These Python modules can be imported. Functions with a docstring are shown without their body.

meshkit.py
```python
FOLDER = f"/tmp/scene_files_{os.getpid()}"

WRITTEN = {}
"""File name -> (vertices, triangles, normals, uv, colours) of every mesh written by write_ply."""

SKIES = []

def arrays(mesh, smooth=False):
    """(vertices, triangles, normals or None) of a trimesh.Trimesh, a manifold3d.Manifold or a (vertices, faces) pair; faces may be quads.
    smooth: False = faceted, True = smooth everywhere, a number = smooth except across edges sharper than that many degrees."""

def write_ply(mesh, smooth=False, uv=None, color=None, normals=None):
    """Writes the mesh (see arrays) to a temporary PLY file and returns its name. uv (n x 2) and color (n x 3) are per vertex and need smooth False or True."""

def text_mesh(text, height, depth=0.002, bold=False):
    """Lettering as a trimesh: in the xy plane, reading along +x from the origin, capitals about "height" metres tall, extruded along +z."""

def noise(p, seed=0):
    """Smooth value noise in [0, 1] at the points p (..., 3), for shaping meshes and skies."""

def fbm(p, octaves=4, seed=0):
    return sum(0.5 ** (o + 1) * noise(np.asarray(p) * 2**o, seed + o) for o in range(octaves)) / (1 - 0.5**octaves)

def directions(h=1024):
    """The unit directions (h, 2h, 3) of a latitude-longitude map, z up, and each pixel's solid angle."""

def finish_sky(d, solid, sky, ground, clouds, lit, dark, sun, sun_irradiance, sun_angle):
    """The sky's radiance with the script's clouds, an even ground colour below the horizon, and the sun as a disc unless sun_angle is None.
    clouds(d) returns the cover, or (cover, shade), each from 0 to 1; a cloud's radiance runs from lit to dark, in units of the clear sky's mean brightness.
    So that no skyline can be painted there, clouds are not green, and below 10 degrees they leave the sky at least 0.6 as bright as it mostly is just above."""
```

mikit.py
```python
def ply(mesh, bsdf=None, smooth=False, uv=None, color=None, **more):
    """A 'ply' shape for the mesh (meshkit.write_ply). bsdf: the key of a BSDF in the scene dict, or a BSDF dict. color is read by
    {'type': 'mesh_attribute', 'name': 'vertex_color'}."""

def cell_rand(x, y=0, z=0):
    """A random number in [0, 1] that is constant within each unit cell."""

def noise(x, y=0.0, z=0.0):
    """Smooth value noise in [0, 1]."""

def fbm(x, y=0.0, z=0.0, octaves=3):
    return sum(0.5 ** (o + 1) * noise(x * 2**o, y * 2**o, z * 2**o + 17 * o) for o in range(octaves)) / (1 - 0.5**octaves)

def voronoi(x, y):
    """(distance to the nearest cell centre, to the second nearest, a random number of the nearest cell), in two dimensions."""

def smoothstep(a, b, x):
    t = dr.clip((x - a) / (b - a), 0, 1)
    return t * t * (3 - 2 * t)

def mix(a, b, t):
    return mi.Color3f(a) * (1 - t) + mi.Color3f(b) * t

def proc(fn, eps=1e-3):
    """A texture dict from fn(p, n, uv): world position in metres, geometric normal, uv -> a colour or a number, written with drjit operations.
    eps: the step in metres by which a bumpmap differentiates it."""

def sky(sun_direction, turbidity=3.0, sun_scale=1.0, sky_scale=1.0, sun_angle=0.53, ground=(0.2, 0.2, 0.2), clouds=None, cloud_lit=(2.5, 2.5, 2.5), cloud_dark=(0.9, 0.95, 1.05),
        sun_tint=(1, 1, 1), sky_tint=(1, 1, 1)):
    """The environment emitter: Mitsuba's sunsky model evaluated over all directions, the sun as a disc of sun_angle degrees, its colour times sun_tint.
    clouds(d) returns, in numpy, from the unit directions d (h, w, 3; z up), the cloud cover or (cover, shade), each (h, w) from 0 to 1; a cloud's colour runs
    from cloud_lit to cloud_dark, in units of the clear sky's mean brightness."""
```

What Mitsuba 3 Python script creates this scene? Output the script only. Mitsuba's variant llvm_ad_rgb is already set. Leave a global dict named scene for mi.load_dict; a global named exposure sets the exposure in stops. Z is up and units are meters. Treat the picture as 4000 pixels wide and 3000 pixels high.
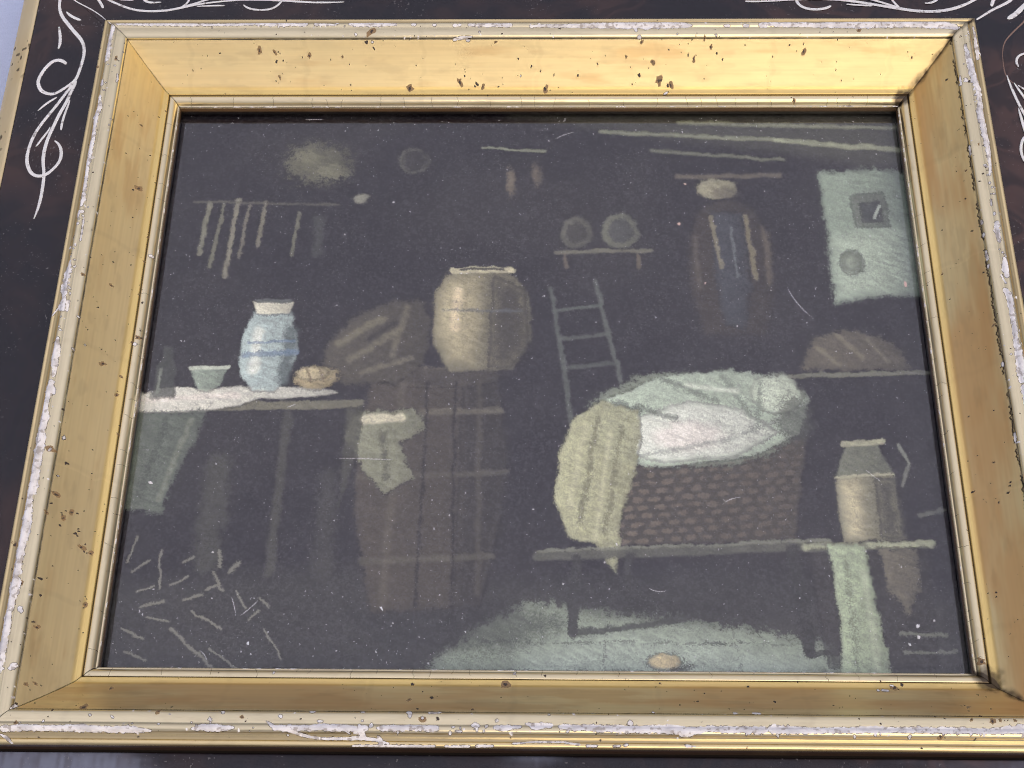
import math, numpy as np, trimesh, mitsuba as mi, drjit as dr, mikit, meshkit
from shapely.geometry import Polygon, box, Point
from shapely.ops import unary_union
from mikit import proc, fbm, noise, smoothstep, mix

# ---------------------------------------------------------------- camera, sky, exposure
T = mi.ScalarTransform4f
W = 0.254                                             # sight width of the picture, metres
HW, HH = 127.0, 101.84                                # half sight size, mm
CAM = np.array([0.009620, -0.877265, 1.631438]) * W
FWD = np.array([-0.0210624, 0.4592706, -0.8880467])
UP = np.array([-0.00318647, 0.88820839, 0.45942976])
scene, labels = {}, {}
scene['camera'] = dict(type='perspective', fov=2 * math.degrees(math.atan(2000 / 5700)), fov_axis='x', near_clip=0.01, far_clip=60.0,
                       to_world=T().look_at(origin=CAM.tolist(), target=(CAM + FWD).tolist(), up=UP.tolist()))


def overcast(d):
    """An even overcast: brightest overhead, a third as bright at the horizon, with soft cloud texture."""
    z = np.clip(d[..., 2], 0, 1)
    s = 1 - z
    n = meshkit.fbm(np.stack([d[..., 0], d[..., 1], d[..., 2]], -1) * 2.2 + 5.0, 4, 3) - 0.5
    return np.ones_like(z), np.clip(s + 0.35 * n, 0, 1)


scene['sky'] = mikit.sky((0.50, -0.70, 0.62), turbidity=3, sun_scale=0.30, sun_angle=64, ground=(0.10, 0.09, 0.08),
                         clouds=overcast, cloud_lit=(2.85, 2.78, 3.35), cloud_dark=(0.83, 0.84, 1.02))
exposure = 2.0

# ---------------------------------------------------------------- helpers
rng = np.random.default_rng(7)
MM = 0.001


def numbered(key):
    if key not in scene and key not in USED:
        USED.add(key)
        return key
    k = 1
    while f'{key}_{k:03d}' in USED:
        k += 1
    USED.add(f'{key}_{k:03d}')
    return f'{key}_{k:03d}'


USED = set()


def put(key, mesh, bsdf, smooth=False, **more):
    key = numbered(key)
    scene[key] = mikit.ply(mesh, bsdf, smooth=smooth, **more)
    return key


def tri(v, f):
    return trimesh.Trimesh(np.asarray(v, float), np.asarray(f, int), process=False)


def vary(seed, x):
    """Smooth 1-D noise in -0.5..0.5."""
    x = np.asarray(x, float)
    return meshkit.fbm(np.stack([x, x * 0 + seed * 7.31, x * 0], -1), 3, seed) - 0.5


RAILS = ('top', 'left', 'bottom', 'right')


def place(r, u, o, z):
    """Local rail coordinates (u along, o outward from the sight edge, z up), mm -> metres."""
    u, o, z = np.broadcast_arrays(np.asarray(u, float), np.asarray(o, float), np.asarray(z, float))
    if r == 0: p = (u, HH + o, z)
    elif r == 1: p = (-HW - o, u, z)
    elif r == 2: p = (u, -HH - o, z)
    else: p = (HW + o, u, z)
    return np.stack(p, -1) * MM


def half(r):
    return HW if r in (0, 2) else HH


def sweep(r, prof, gap=0.05, step=2.5, wav=0.06, seed=0, caps=True):
    """A mitred length of moulding on side r."""
    prof = np.asarray(prof, float)
    L = half(r)
    n = int(2 * (L + prof[:, 0].max()) / step) + 2
    t = np.linspace(-1, 1, n)[:, None]
    o = prof[None, :, 0]
    u = t * (L + o - gap)
    dz = wav * 2 * vary(seed, t[:, 0] * 4.0)[:, None] * np.clip((prof[None, :, 1] + 3) / 8, 0, 1)
    do = wav * 2 * vary(seed + 11, t[:, 0] * 5.0)[:, None]
    v = place(r, u, o + do, prof[None, :, 1] + dz).reshape(-1, 3)
    m = len(prof)
    i, j = np.meshgrid(np.arange(n - 1), np.arange(m - 1), indexing='ij')
    a = (i * m + j).ravel()
    f = np.vstack([np.stack([a, a + m, a + m + 1], 1), np.stack([a, a + m + 1, a + 1], 1)])
    if r in (0, 3): f = f[:, ::-1]
    if r in (0, 3): pass
    return tri(v, f)

# ---------------------------------------------------------------- materials
def frame_coords(p):
    """(u, o, z, right, bottom) in mm for a point on the frame: u along its rail, o outward from the sight edge."""
    x, y, z = p.x * 1000.0, p.y * 1000.0, p.z * 1000.0
    ox, oy = dr.abs(x) - HW, dr.abs(y) - HH
    side = ox > oy
    o = dr.maximum(ox, oy)
    u = dr.select(side, y, x)
    rid = dr.select(side, dr.select(x > 0, 3.0, 1.0), dr.select(y > 0, 0.0, 2.0))
    return u, o, z, rid, x, y


def bandw(v, c, w):
    return 1 - smoothstep(0.5 * w, w, dr.abs(v - c))


def gold_color(p, n, uv):
    u, o, z, rid, x, y = frame_coords(p)
    uu = u + rid * 700.0
    cove, bead = mi.Color3f(0.79, 0.645, 0.335), mi.Color3f(0.77, 0.675, 0.43)
    inner, fillet = mi.Color3f(0.80, 0.69, 0.43), mi.Color3f(0.84, 0.63, 0.24)
    c = mix(inner, fillet, smoothstep(3.5, 3.8, o))
    c = mix(c, cove, smoothstep(5.7, 6.6, o))
    c = mix(c, bead, smoothstep(16.85, 17.05, o + 0.25 * (noise(uu * 0.6) - 0.5)))
    c = mix(c, mi.Color3f(0.80, 0.64, 0.33), smoothstep(22.6, 23.4, o))
    # drawn-out brushing along the rail, and thin places where the clay shows
    streak = fbm(uu * 0.035, o * 2.3, 3.0, octaves=3) - 0.5
    lap = dr.floor((uu + 2.0 * noise(o * 0.5, rid)) / 41.0)
    edge = dr.abs((uu + 2.0 * noise(o * 0.5, rid)) / 41.0 - lap - 0.04)
    c = c * (1 + 0.13 * streak + 0.07 * (mikit.cell_rand(lap, rid) - 0.5) - 0.05 * (1 - smoothstep(0.008, 0.03, edge)))
    thin = smoothstep(0.52, 0.78, fbm(uu * 0.05, o * 0.35, 9.0, octaves=4) + dr.select(rid > 1.5, 0.07, -0.03))
    c = mix(c, mi.Color3f(0.50, 0.27, 0.09), thin * 0.30 * smoothstep(5.5, 8.0, o) * (1 - smoothstep(15.8, 17.0, o)))
    brown_tone = smoothstep(0.35, 0.65, fbm(uu * 0.022, o * 0.16, 51.0, octaves=4)) * dr.select(rid > 2.5, 0.66, dr.select(rid > 1.5, 0.46, 0.08))  # brown varnish stain on the right rail, a weaker brown on the near one
    c = mix(c, mi.Color3f(0.68, 0.40, 0.16), brown_tone * smoothstep(4.0, 6.5, o) * (1 - smoothstep(15.5, 16.9, o)))
    grime = smoothstep(0.55, 0.8, fbm(uu * 0.12, o * 0.5, 21.0, octaves=4))
    c = mix(c, mi.Color3f(0.30, 0.22, 0.12), grime * 0.14)
    # dirt lodged in the quirks
    d = bandw(o, 3.62, 0.26) * 0.75 + bandw(o, 16.98, 0.22) * (0.35 + 0.4 * noise(uu * 0.5)) + bandw(o, 20.85, 0.22) * 0.25 + bandw(o, 24.6, 0.9) * 0.42
    d = d + bandw(o, 0.28, 0.2) * 0.5
    # dirty joints: the two right-hand corners are the worst
    joint = dr.abs(dr.abs(x) - HW - dr.abs(y) + HH)
    wide = dr.select(x > 0, 2.6, 0.5) * (0.35 + 1.2 * noise(o * 0.45, rid * 9.0))
    d = d + (1 - smoothstep(0.1, 1.0, joint / wide)) * dr.select(x > 0, 0.8, 0.45) * (0.55 + 0.6 * noise(x * 1.1, y * 1.1))
    for cx, cy, rad in ((128.5, 104.0, 3.8), (129.5, -104.3, 5.2)):
        q = dr.sqrt(dr.square(x - cx) + dr.square(y - cy)) + 3.0 * (fbm(x * 0.5, y * 0.5, 4.0) - 0.5)
        d = d + (1 - smoothstep(rad * 0.4, rad, q)) * 0.8
    # black broken edge under the bead of the right-hand side
    jag = 0.55 * (noise(u * 1.7, 5.0) - 0.5)
    d = d + dr.select((rid > 2.5), 1.0, 0.0) * (1 - smoothstep(0.10, 0.26, dr.abs(o - 16.75 - jag))) * smoothstep(0.25, 0.45, noise(u * 0.35, 2.0)) * 1.0
    c = mix(c, mi.Color3f(0.055, 0.04, 0.03), dr.clip(d, 0, 0.95))
    c = mix(c, mi.Color3f(0.10, 0.06, 0.03), (1 - smoothstep(0.14, 0.22, o)) * (1 - smoothstep(-0.7, -0.3, z)))  # unlit inner face below the sight edge: shade put into the colour
    c = mix(c, mi.Color3f(0.006, 0.005, 0.004), (1 - smoothstep(0.14, 0.22, o)) * (1 - smoothstep(-3.0, -1.6, z)))  # painted shade deepens to black just above the glass
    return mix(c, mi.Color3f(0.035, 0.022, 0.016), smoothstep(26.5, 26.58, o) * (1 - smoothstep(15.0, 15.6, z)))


def gold_rough(p, n, uv):
    u, o, z, rid, x, y = frame_coords(p)
    r = mi.Float(0.40)
    r = dr.select(o < 3.6, 0.19, r)
    r = dr.select(o > 17.0, 0.17, r)
    return dr.clip(r + 0.12 * (fbm(u * 0.15 + rid * 90, o * 1.3, 5.0) - 0.5), 0.12, 0.8)


def gold_bump(p, n, uv):
    u, o, z, rid, x, y = frame_coords(p)
    return fbm(u * 0.25 + rid * 50, o * 1.6, z * 1.6, octaves=3) * 0.000035 + noise(u * 1.6, o * 1.6, z * 1.6) * 0.000008


def gold(name, col, rough):
    scene[name] = dict(type='twosided', bsdf=dict(type='bumpmap', arbitrary=proc(gold_bump, 4e-4), scale=1.0,
                       bsdf=dict(type='principled', base_color=proc(col), metallic=proc(gold_metal), roughness=proc(rough), specular=0.4)))


def gold_metal(p, n, uv):
    u, o, z, rid, x, y = frame_coords(p)
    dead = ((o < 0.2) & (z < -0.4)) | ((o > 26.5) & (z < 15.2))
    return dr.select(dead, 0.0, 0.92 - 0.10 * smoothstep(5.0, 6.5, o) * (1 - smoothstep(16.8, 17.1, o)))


gold('gold_leaf', gold_color, gold_rough)


def edge_color(p, n, uv):
    x, y, z = p.x * 1000, p.y * 1000, p.z * 1000
    c = mix((0.68, 0.53, 0.27), (0.76, 0.66, 0.42), fbm(x * 0.06, y * 0.06, z * 0.3, octaves=3))
    spots = smoothstep(0.70, 0.80, noise(x * 0.9, y * 0.55, z)) * smoothstep(0.5, 0.65, noise(x * 0.08, y * 0.05, 2.0))
    return mix(c, (0.10, 0.07, 0.04), spots * 0.85)


scene['edge_gilding'] = dict(type='twosided', bsdf=dict(type='principled', base_color=proc(edge_color), metallic=0.7, roughness=0.42))


def wood_color(p, n, uv):
    x, y = p.x * 1000, p.y * 1000
    a = fbm(x * 0.035, y * 0.035, 1.0, octaves=3) * 5
    cloud = smoothstep(0.40, 0.72, fbm(x * 0.030 + 3, y * 0.030, 7.0, octaves=4))
    vein = 1 - smoothstep(0.02, 0.16, dr.abs(fbm(x * 0.085 + a, y * 0.085 - a * 0.6, 4.0, octaves=3) - 0.5))
    c = mix((0.0055, 0.0045, 0.0085), (0.022, 0.011, 0.010), cloud)
    c = mix(c, (0.065, 0.032, 0.026), vein * (0.15 + 0.55 * cloud) * (0.4 + 0.6 * smoothstep(-60, 150, x)))
    speck = smoothstep(0.90, 0.95, noise(x * 1.9, y * 1.9, 3.0)) * smoothstep(0.45, 0.7, noise(x * 0.1, y * 0.1, 8.0))
    sky_sheen = smoothstep(0.30, 0.75, fbm(x * 0.022, y * 0.10, 31.0, octaves=4) + smoothstep(25.0, 150.0, dr.abs(x)) * 0.40 - 0.22) * (1 - smoothstep(-129.0, -124.0, y))  # sky reflection on the near rail, put into the colour as pale blue patches
    c = mix(c, (0.16, 0.18, 0.24), sky_sheen * (0.75 + 0.5 * (noise(x * 0.9, y * 0.25, 3.0) - 0.5)))
    return mix(c, (0.25, 0.24, 0.24), speck * 0.5)


def wood_rough(p, n, uv):
    x, y = p.x * 1000, p.y * 1000
    return 0.20 + 0.22 * fbm(x * 0.05, y * 0.4, 5.0, octaves=3)


def wood_bump(p, n, uv):
    x, y = p.x * 1000, p.y * 1000
    return fbm(x * 0.10, y * 0.10, 5.0, octaves=4) * 0.00012 + fbm(x * 1.1, y * 1.1, 2.0, octaves=2) * 0.000014


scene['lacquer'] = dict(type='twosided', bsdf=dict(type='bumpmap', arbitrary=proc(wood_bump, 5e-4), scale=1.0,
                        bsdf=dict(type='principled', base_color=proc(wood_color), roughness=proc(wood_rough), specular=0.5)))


def paint_color(p, n, uv):
    x, y = p.x * 1000, p.y * 1000
    c = mix((0.62, 0.63, 0.62), (0.76, 0.77, 0.75), fbm(x * 0.8, y * 0.8, 1.0))
    return mix(c, (0.16, 0.13, 0.12), smoothstep(0.66, 0.80, fbm(x * 0.7, y * 0.7, 9.0, octaves=3)) * 0.7)


scene['cream_paint'] = dict(type='twosided', bsdf=dict(type='principled', base_color=proc(paint_color), roughness=0.5))
scene['worn_paint'] = dict(type='twosided', bsdf=dict(type='principled', base_color=dict(type='rgb', value=(0.20, 0.125, 0.095)), roughness=0.5))


def gesso_color(p, n, uv):
    x, y, z = p.x * 1000, p.y * 1000, p.z * 1000
    c = mix((0.62, 0.61, 0.60), (0.83, 0.82, 0.80), smoothstep(0.3, 0.65, fbm(x * 0.45, y * 0.45, z * 0.45, octaves=3)))
    return mix(c, (0.33, 0.29, 0.25), 0.7 * smoothstep(0.55, 0.66, fbm(x * 0.9 + 9, y * 0.9, z * 0.9, octaves=3)))


def gesso_bump(p, n, uv):
    return fbm(p.x * 900, p.y * 900, p.z * 900, octaves=3) * 0.00025


scene['gesso'] = dict(type='twosided', bsdf=dict(type='bumpmap', arbitrary=proc(gesso_bump, 2e-4), scale=1.0, bsdf=dict(type='diffuse', reflectance=proc(gesso_color))))
scene['speck'] = dict(type='twosided', bsdf=dict(type='principled', base_color=dict(type='rgb', value=(0.045, 0.032, 0.024)), roughness=0.6))
scene['stain'] = dict(type='twosided', bsdf=dict(type='principled', base_color=dict(type='rgb', value=(0.26, 0.17, 0.08)), roughness=0.6))
scene['crack'] = dict(type='twosided', bsdf=dict(type='diffuse', reflectance=dict(type='rgb', value=(0.06, 0.045, 0.03))))
scene['dark_board'] = dict(type='twosided', bsdf=dict(type='diffuse', reflectance=dict(type='rgb', value=(0.02, 0.016, 0.013))))
scene['dust_white'] = dict(type='twosided', bsdf=dict(type='diffuse', reflectance=dict(type='rgb', value=(0.72, 0.72, 0.73))))
scene['dust_pink'] = dict(type='twosided', bsdf=dict(type='diffuse', reflectance=dict(type='rgb', value=(0.70, 0.52, 0.46))))
scene['pane'] = dict(type='thindielectric', int_ior=1.52)


def cloth_color(p, n, uv):
    x, y = p.x * 1000, p.y * 1000
    warp = dr.abs(dr.sin(x * 7.6)) * 0.5 + dr.abs(dr.sin(y * 7.6)) * 0.5
    c = mix((0.40, 0.47, 0.66), (0.55, 0.62, 0.80), warp)
    return c * (0.94 + 0.12 * fbm(x * 0.02, y * 0.02, 1.0))


def cloth_bump(p, n, uv):
    x, y = p.x * 1000, p.y * 1000
    return (dr.abs(dr.sin(x * 7.6)) + dr.abs(dr.sin(y * 7.6))) * 0.00008


scene['cloth_fabric'] = dict(type='twosided', bsdf=dict(type='bumpmap', arbitrary=proc(cloth_bump, 6e-5), scale=1.0,
                             bsdf=dict(type='principled', base_color=proc(cloth_color), roughness=0.85, sheen=0.4)))

# ---------------------------------------------------------------- the print: a generic dim kitchen still life, flat ink on paper
def seg(px, py, ax, ay, bx, by):
    ex, ey = bx - ax, by - ay
    h = dr.clip(((px - ax) * ex + (py - ay) * ey) / max(ex * ex + ey * ey, 1e-9), 0, 1)
    return dr.sqrt(dr.square(px - ax - ex * h) + dr.square(py - ay - ey * h))


def poly_sd(px, py, pts):
    d, s = mi.Float(1e9), mi.Float(1.0)
    for (ax, ay), (bx, by) in zip(pts, pts[1:] + pts[:1]):
        ex, ey = bx - ax, by - ay
        wx, wy = px - ax, py - ay
        h = dr.clip((wx * ex + wy * ey) / max(ex * ex + ey * ey, 1e-9), 0, 1)
        d = dr.minimum(d, dr.square(wx - ex * h) + dr.square(wy - ey * h))
        c1, c2, c3 = py >= ay, py < by, ex * wy > ey * wx
        s = dr.select((c1 & c2 & c3) | (~c1 & ~c2 & ~c3), -s, s)
    return s * dr.sqrt(d)


# units: mm from the upper left corner of the visible print (254 wide, 204 high)
# kind, geometry, colour, edge softness mm, grain mm, strength
PALE, GREEN, WHITE, BLUE = (0.40, 0.43, 0.31), (0.33, 0.39, 0.31), (0.60, 0.60, 0.55), (0.44, 0.51, 0.52)
DIM, TAN, DARK, WARM = (0.085, 0.085, 0.065), (0.17, 0.14, 0.10), (0.010, 0.0085, 0.011), (0.60, 0.49, 0.32)
ART = [
    # wide pool of light on the floor, lit wall in the corner, ceiling beams
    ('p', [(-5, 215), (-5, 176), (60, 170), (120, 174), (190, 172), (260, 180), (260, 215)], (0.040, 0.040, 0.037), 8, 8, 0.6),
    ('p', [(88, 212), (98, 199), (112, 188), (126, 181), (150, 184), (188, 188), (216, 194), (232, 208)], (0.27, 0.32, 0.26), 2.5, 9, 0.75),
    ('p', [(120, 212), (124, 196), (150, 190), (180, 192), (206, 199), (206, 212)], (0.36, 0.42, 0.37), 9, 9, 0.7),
    ('c', (96, 202, 214, 202.6, 0.25), (0.11, 0.13, 0.11), 0.5, 3, 0.6), ('c', (112, 193, 206, 193.4, 0.25), (0.11, 0.13, 0.11), 0.5, 3, 0.6), ('c', (150, 184, 146, 210, 0.2), (0.12, 0.14, 0.12), 0.5, 3, 0.5), ('c', (186, 188, 190, 210, 0.2), (0.12, 0.14, 0.12), 0.5, 3, 0.5),
    ('p', [(70, 184), (112, 180), (138, 187), (120, 196), (84, 196)], (0.012, 0.012, 0.013), 5, 6, 0.6), ('p', [(128, 172), (214, 168), (210, 184), (176, 188), (142, 184)], (0.016, 0.016, 0.017), 5, 6, 0.42),
    ('p', [(226, 23), (246, 21), (262, 24), (262, 74), (244, 73), (227, 76)], (0.25, 0.31, 0.26), 1.6, 6, 0.74), ('p', [(228, 50), (258, 44), (258, 70), (229, 73)], (0.34, 0.40, 0.34), 5, 6, 0.6),
    ('p', [(118, -2), (262, -2), (262, 22), (200, 12)], (0.075, 0.078, 0.062), 6, 7, 0.55),
    ('c', (150, 5.5, 214, 9, 0.8), PALE, 1.0, 2, 0.42), ('c', (212, 9, 262, 14, 1.0), PALE, 0.9, 2, 0.55), ('c', (178, 1.5, 262, 4, 0.7), PALE, 1.0, 2, 0.42),
    ('c', (108, 12, 130, 13.6, 0.5), PALE, 0.4, 1.5, 0.45), ('c', (168, 14, 214, 17.6, 0.6), PALE, 0.9, 2, 0.32),
    # bunches and a sieve hung on the wall
    ('e', (50, 19, 11, 8.5), (0.10, 0.10, 0.07), 3, 16, 0.9), ('e', (47, 17, 4, 3), (0.16, 0.16, 0.11), 1.5, 8, 0.7), ('e', (55, 23, 5, 3), (0.17, 0.17, 0.12), 1.5, 9, 0.7),
    ('e', (84, 18, 5.5, 5), (0.09, 0.09, 0.075), 1, 4, 0.8), ('e', (84, 18, 4.2, 3.8), DARK, 0.7, 3, 0.85), ('e', (66, 34, 2.4, 2.2), (0.24, 0.24, 0.20), 0.9, 3, 0.8),
    ('e', (118, 27, 1.6, 5), TAN, 1.0, 4, 0.7), ('e', (127, 24, 1.5, 4), TAN, 1.0, 4, 0.5),
    ('c', (13, 36, 11.6, 57, 0.75), (0.19, 0.19, 0.145), 0.5, 2.5, 0.9), ('c', (18, 37, 15.5, 62, 0.6), (0.15, 0.15, 0.11), 0.5, 2.5, 0.85), ('c', (23, 35, 21.5, 66, 0.9), (0.21, 0.20, 0.155), 0.6, 3, 0.9), ('c', (27.5, 37, 25.5, 58, 0.6), (0.16, 0.15, 0.12), 0.5, 2.5, 0.85),
    ('c', (33, 36, 31.5, 54, 0.7), (0.18, 0.17, 0.13), 0.5, 2.5, 0.85), ('c', (45, 40, 43.6, 57, 0.6), (0.14, 0.14, 0.105), 0.5, 2.5, 0.85), ('c', (52, 42, 52, 56, 1.6), (0.05, 0.055, 0.05), 1.5, 5, 0.6), ('c', (8, 35.5, 58, 36.5, 0.5), (0.10, 0.095, 0.075), 0.5, 2, 0.7),
    # a ladder leaning in the gloom
    ('c', (132, 70, 139, 122, 0.8), (0.075, 0.085, 0.078), 0.6, 2, 0.85), ('c', (147, 68, 156, 110, 0.8), (0.085, 0.095, 0.088), 0.6, 2, 0.85), ('c', (133, 79, 149, 77, 0.7), (0.085, 0.10, 0.09), 0.6, 2, 0.8), ('c', (134.6, 90, 151.4, 88, 0.7), (0.08, 0.09, 0.082), 0.6, 2, 0.8), ('c', (136, 101, 153.6, 99, 0.7), (0.075, 0.085, 0.078), 0.6, 2, 0.75),
    # wall shelf with three plates
    ('c', (134, 56, 166, 55.4, 0.8), (0.15, 0.145, 0.11), 0.6, 2, 0.8), ('e', (141, 48, 5.5, 6.3), (0.085, 0.085, 0.07), 0.9, 3, 0.85), ('e', (141, 48, 3.4, 4), DARK, 0.9, 3, 0.6),
    ('e', (156, 47.5, 6.4, 7.2), (0.115, 0.12, 0.095), 0.9, 3, 0.85), ('e', (156, 47.5, 4.2, 4.8), (0.03, 0.032, 0.04), 0.9, 3, 0.7), ('c', (137, 57, 137, 62, 0.7), TAN, 0.6, 2, 0.5), ('c', (162, 57, 162, 62, 0.7), TAN, 0.6, 2, 0.5),
    # a brown coat and cap on a peg
    ('c', (176, 25, 212, 24, 0.9), (0.15, 0.13, 0.10), 0.8, 2, 0.6), ('e', (190, 30, 7, 4.2), (0.26, 0.25, 0.18), 0.9, 3, 0.9), ('e', (192, 31.5, 5, 2.6), (0.10, 0.09, 0.07), 1.2, 3, 0.7),
    ('p', [(184, 38), (193, 34), (202, 38), (207, 50), (208, 72), (203, 88), (183, 88), (179, 70), (179, 50)], (0.030, 0.024, 0.020), 2, 5, 0.85),
    ('p', [(188, 40), (198, 40), (199, 70), (196, 86), (190, 84), (188, 62)], (0.036, 0.042, 0.055), 2, 4, 0.8), ('c', (187, 42, 190, 62, 0.7), (0.22, 0.20, 0.14), 0.6, 2, 0.7), ('c', (199, 41, 201, 66, 0.8), (0.20, 0.18, 0.12), 0.7, 2.5, 0.7),
    ('c', (205, 46, 206, 68, 1.0), (0.12, 0.10, 0.075), 1.0, 3, 0.55), ('c', (181, 50, 182, 70, 0.8), (0.10, 0.085, 0.065), 1.0, 3, 0.5), ('c', (194, 46, 195, 66, 0.5), (0.16, 0.18, 0.19), 0.5, 2, 0.5),
    # niche and a hung pot lid on the lit wall
    ('p', [(236, 33), (247, 32), (248, 45), (237, 46)], (0.085, 0.095, 0.085), 0.9, 3, 0.85), ('p', [(239, 36), (245, 35.4), (245.6, 43), (239.6, 43.5)], (0.022, 0.025, 0.03), 0.9, 2, 0.8), ('c', (243, 42, 245, 37, 0.5), (0.40, 0.45, 0.42), 0.5, 1.5, 0.7),
    ('e', (234, 60, 3.8, 4.4), (0.10, 0.115, 0.095), 0.7, 3, 0.8), ('e', (234, 60, 2.0, 2.4), (0.24, 0.28, 0.23), 0.7, 2, 0.7),
    # barrel in the middle with a stone crock, a cheese and a folded sack on it
    ('p', [(74, 104), (114, 102), (118, 130), (117, 152), (111, 182), (78, 184), (71, 152), (70, 130)], (0.050, 0.042, 0.033), 1.6, 5, 0.9), ('p', [(104, 103), (114, 102), (118, 130), (117, 152), (111, 182), (103, 184)], (0.018, 0.016, 0.015), 4.0, 5, 0.85),
    ('e', (94, 104, 20.5, 3.6), (0.115, 0.10, 0.075), 0.7, 3, 0.9), ('e', (94, 104.2, 18.5, 2.6), (0.035, 0.030, 0.026), 0.6, 2, 0.9),
    ('c', (72, 118, 116, 116, 1.1), (0.11, 0.10, 0.075), 0.7, 2.5, 0.7), ('c', (71, 140, 118, 138, 0.9), (0.085, 0.078, 0.06), 0.7, 2.5, 0.6), ('c', (74, 168, 114, 166, 1.1), (0.085, 0.08, 0.06), 0.7, 2.5, 0.6),
    ('c', (84, 106, 81, 181, 1.3), (0.10, 0.088, 0.066), 1.2, 4, 0.45), ('c', (92, 106, 91, 182, 0.5), (0.006, 0.005, 0.006), 0.7, 2, 0.8), ('c', (101, 106, 102, 182, 0.5), (0.006, 0.005, 0.006), 0.7, 2, 0.8), ('c', (109, 106, 110, 178, 0.8), (0.075, 0.066, 0.05), 1.0, 3, 0.5),
    ('p', [(93, 72), (97, 66), (101, 63), (117, 63), (121, 67), (125, 74), (125, 90), (120, 101), (99, 102), (93, 92)], (0.155, 0.145, 0.10), 1.0, 3, 0.95),
    ('p', [(98, 67), (108, 65), (109, 84), (106, 99), (99, 97), (95, 86), (95, 75)], (0.40, 0.36, 0.24), 5, 4, 0.75), ('c', (101, 71, 100, 86, 1.4), (0.62, 0.53, 0.38), 1.6, 3, 0.8), ('p', [(113, 66), (123, 71), (124, 92), (119, 100), (112, 100)], (0.030, 0.027, 0.024), 7.0, 4, 0.9),
    ('c', (99, 63.4, 119, 63.0, 1.2), (0.46, 0.43, 0.31), 0.5, 2, 0.85), ('c', (102, 63.0, 116, 62.8, 0.5), (0.03, 0.027, 0.024), 0.4, 1, 0.9), ('c', (96, 79, 122, 79, 0.5), (0.10, 0.11, 0.13), 0.6, 2, 0.6),
    ('p', [(58, 92), (66, 82), (78, 76), (89, 75), (92, 84), (90, 100), (82, 106), (64, 107), (57, 102)], (0.060, 0.054, 0.042), 1.6, 6, 0.9),
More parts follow.
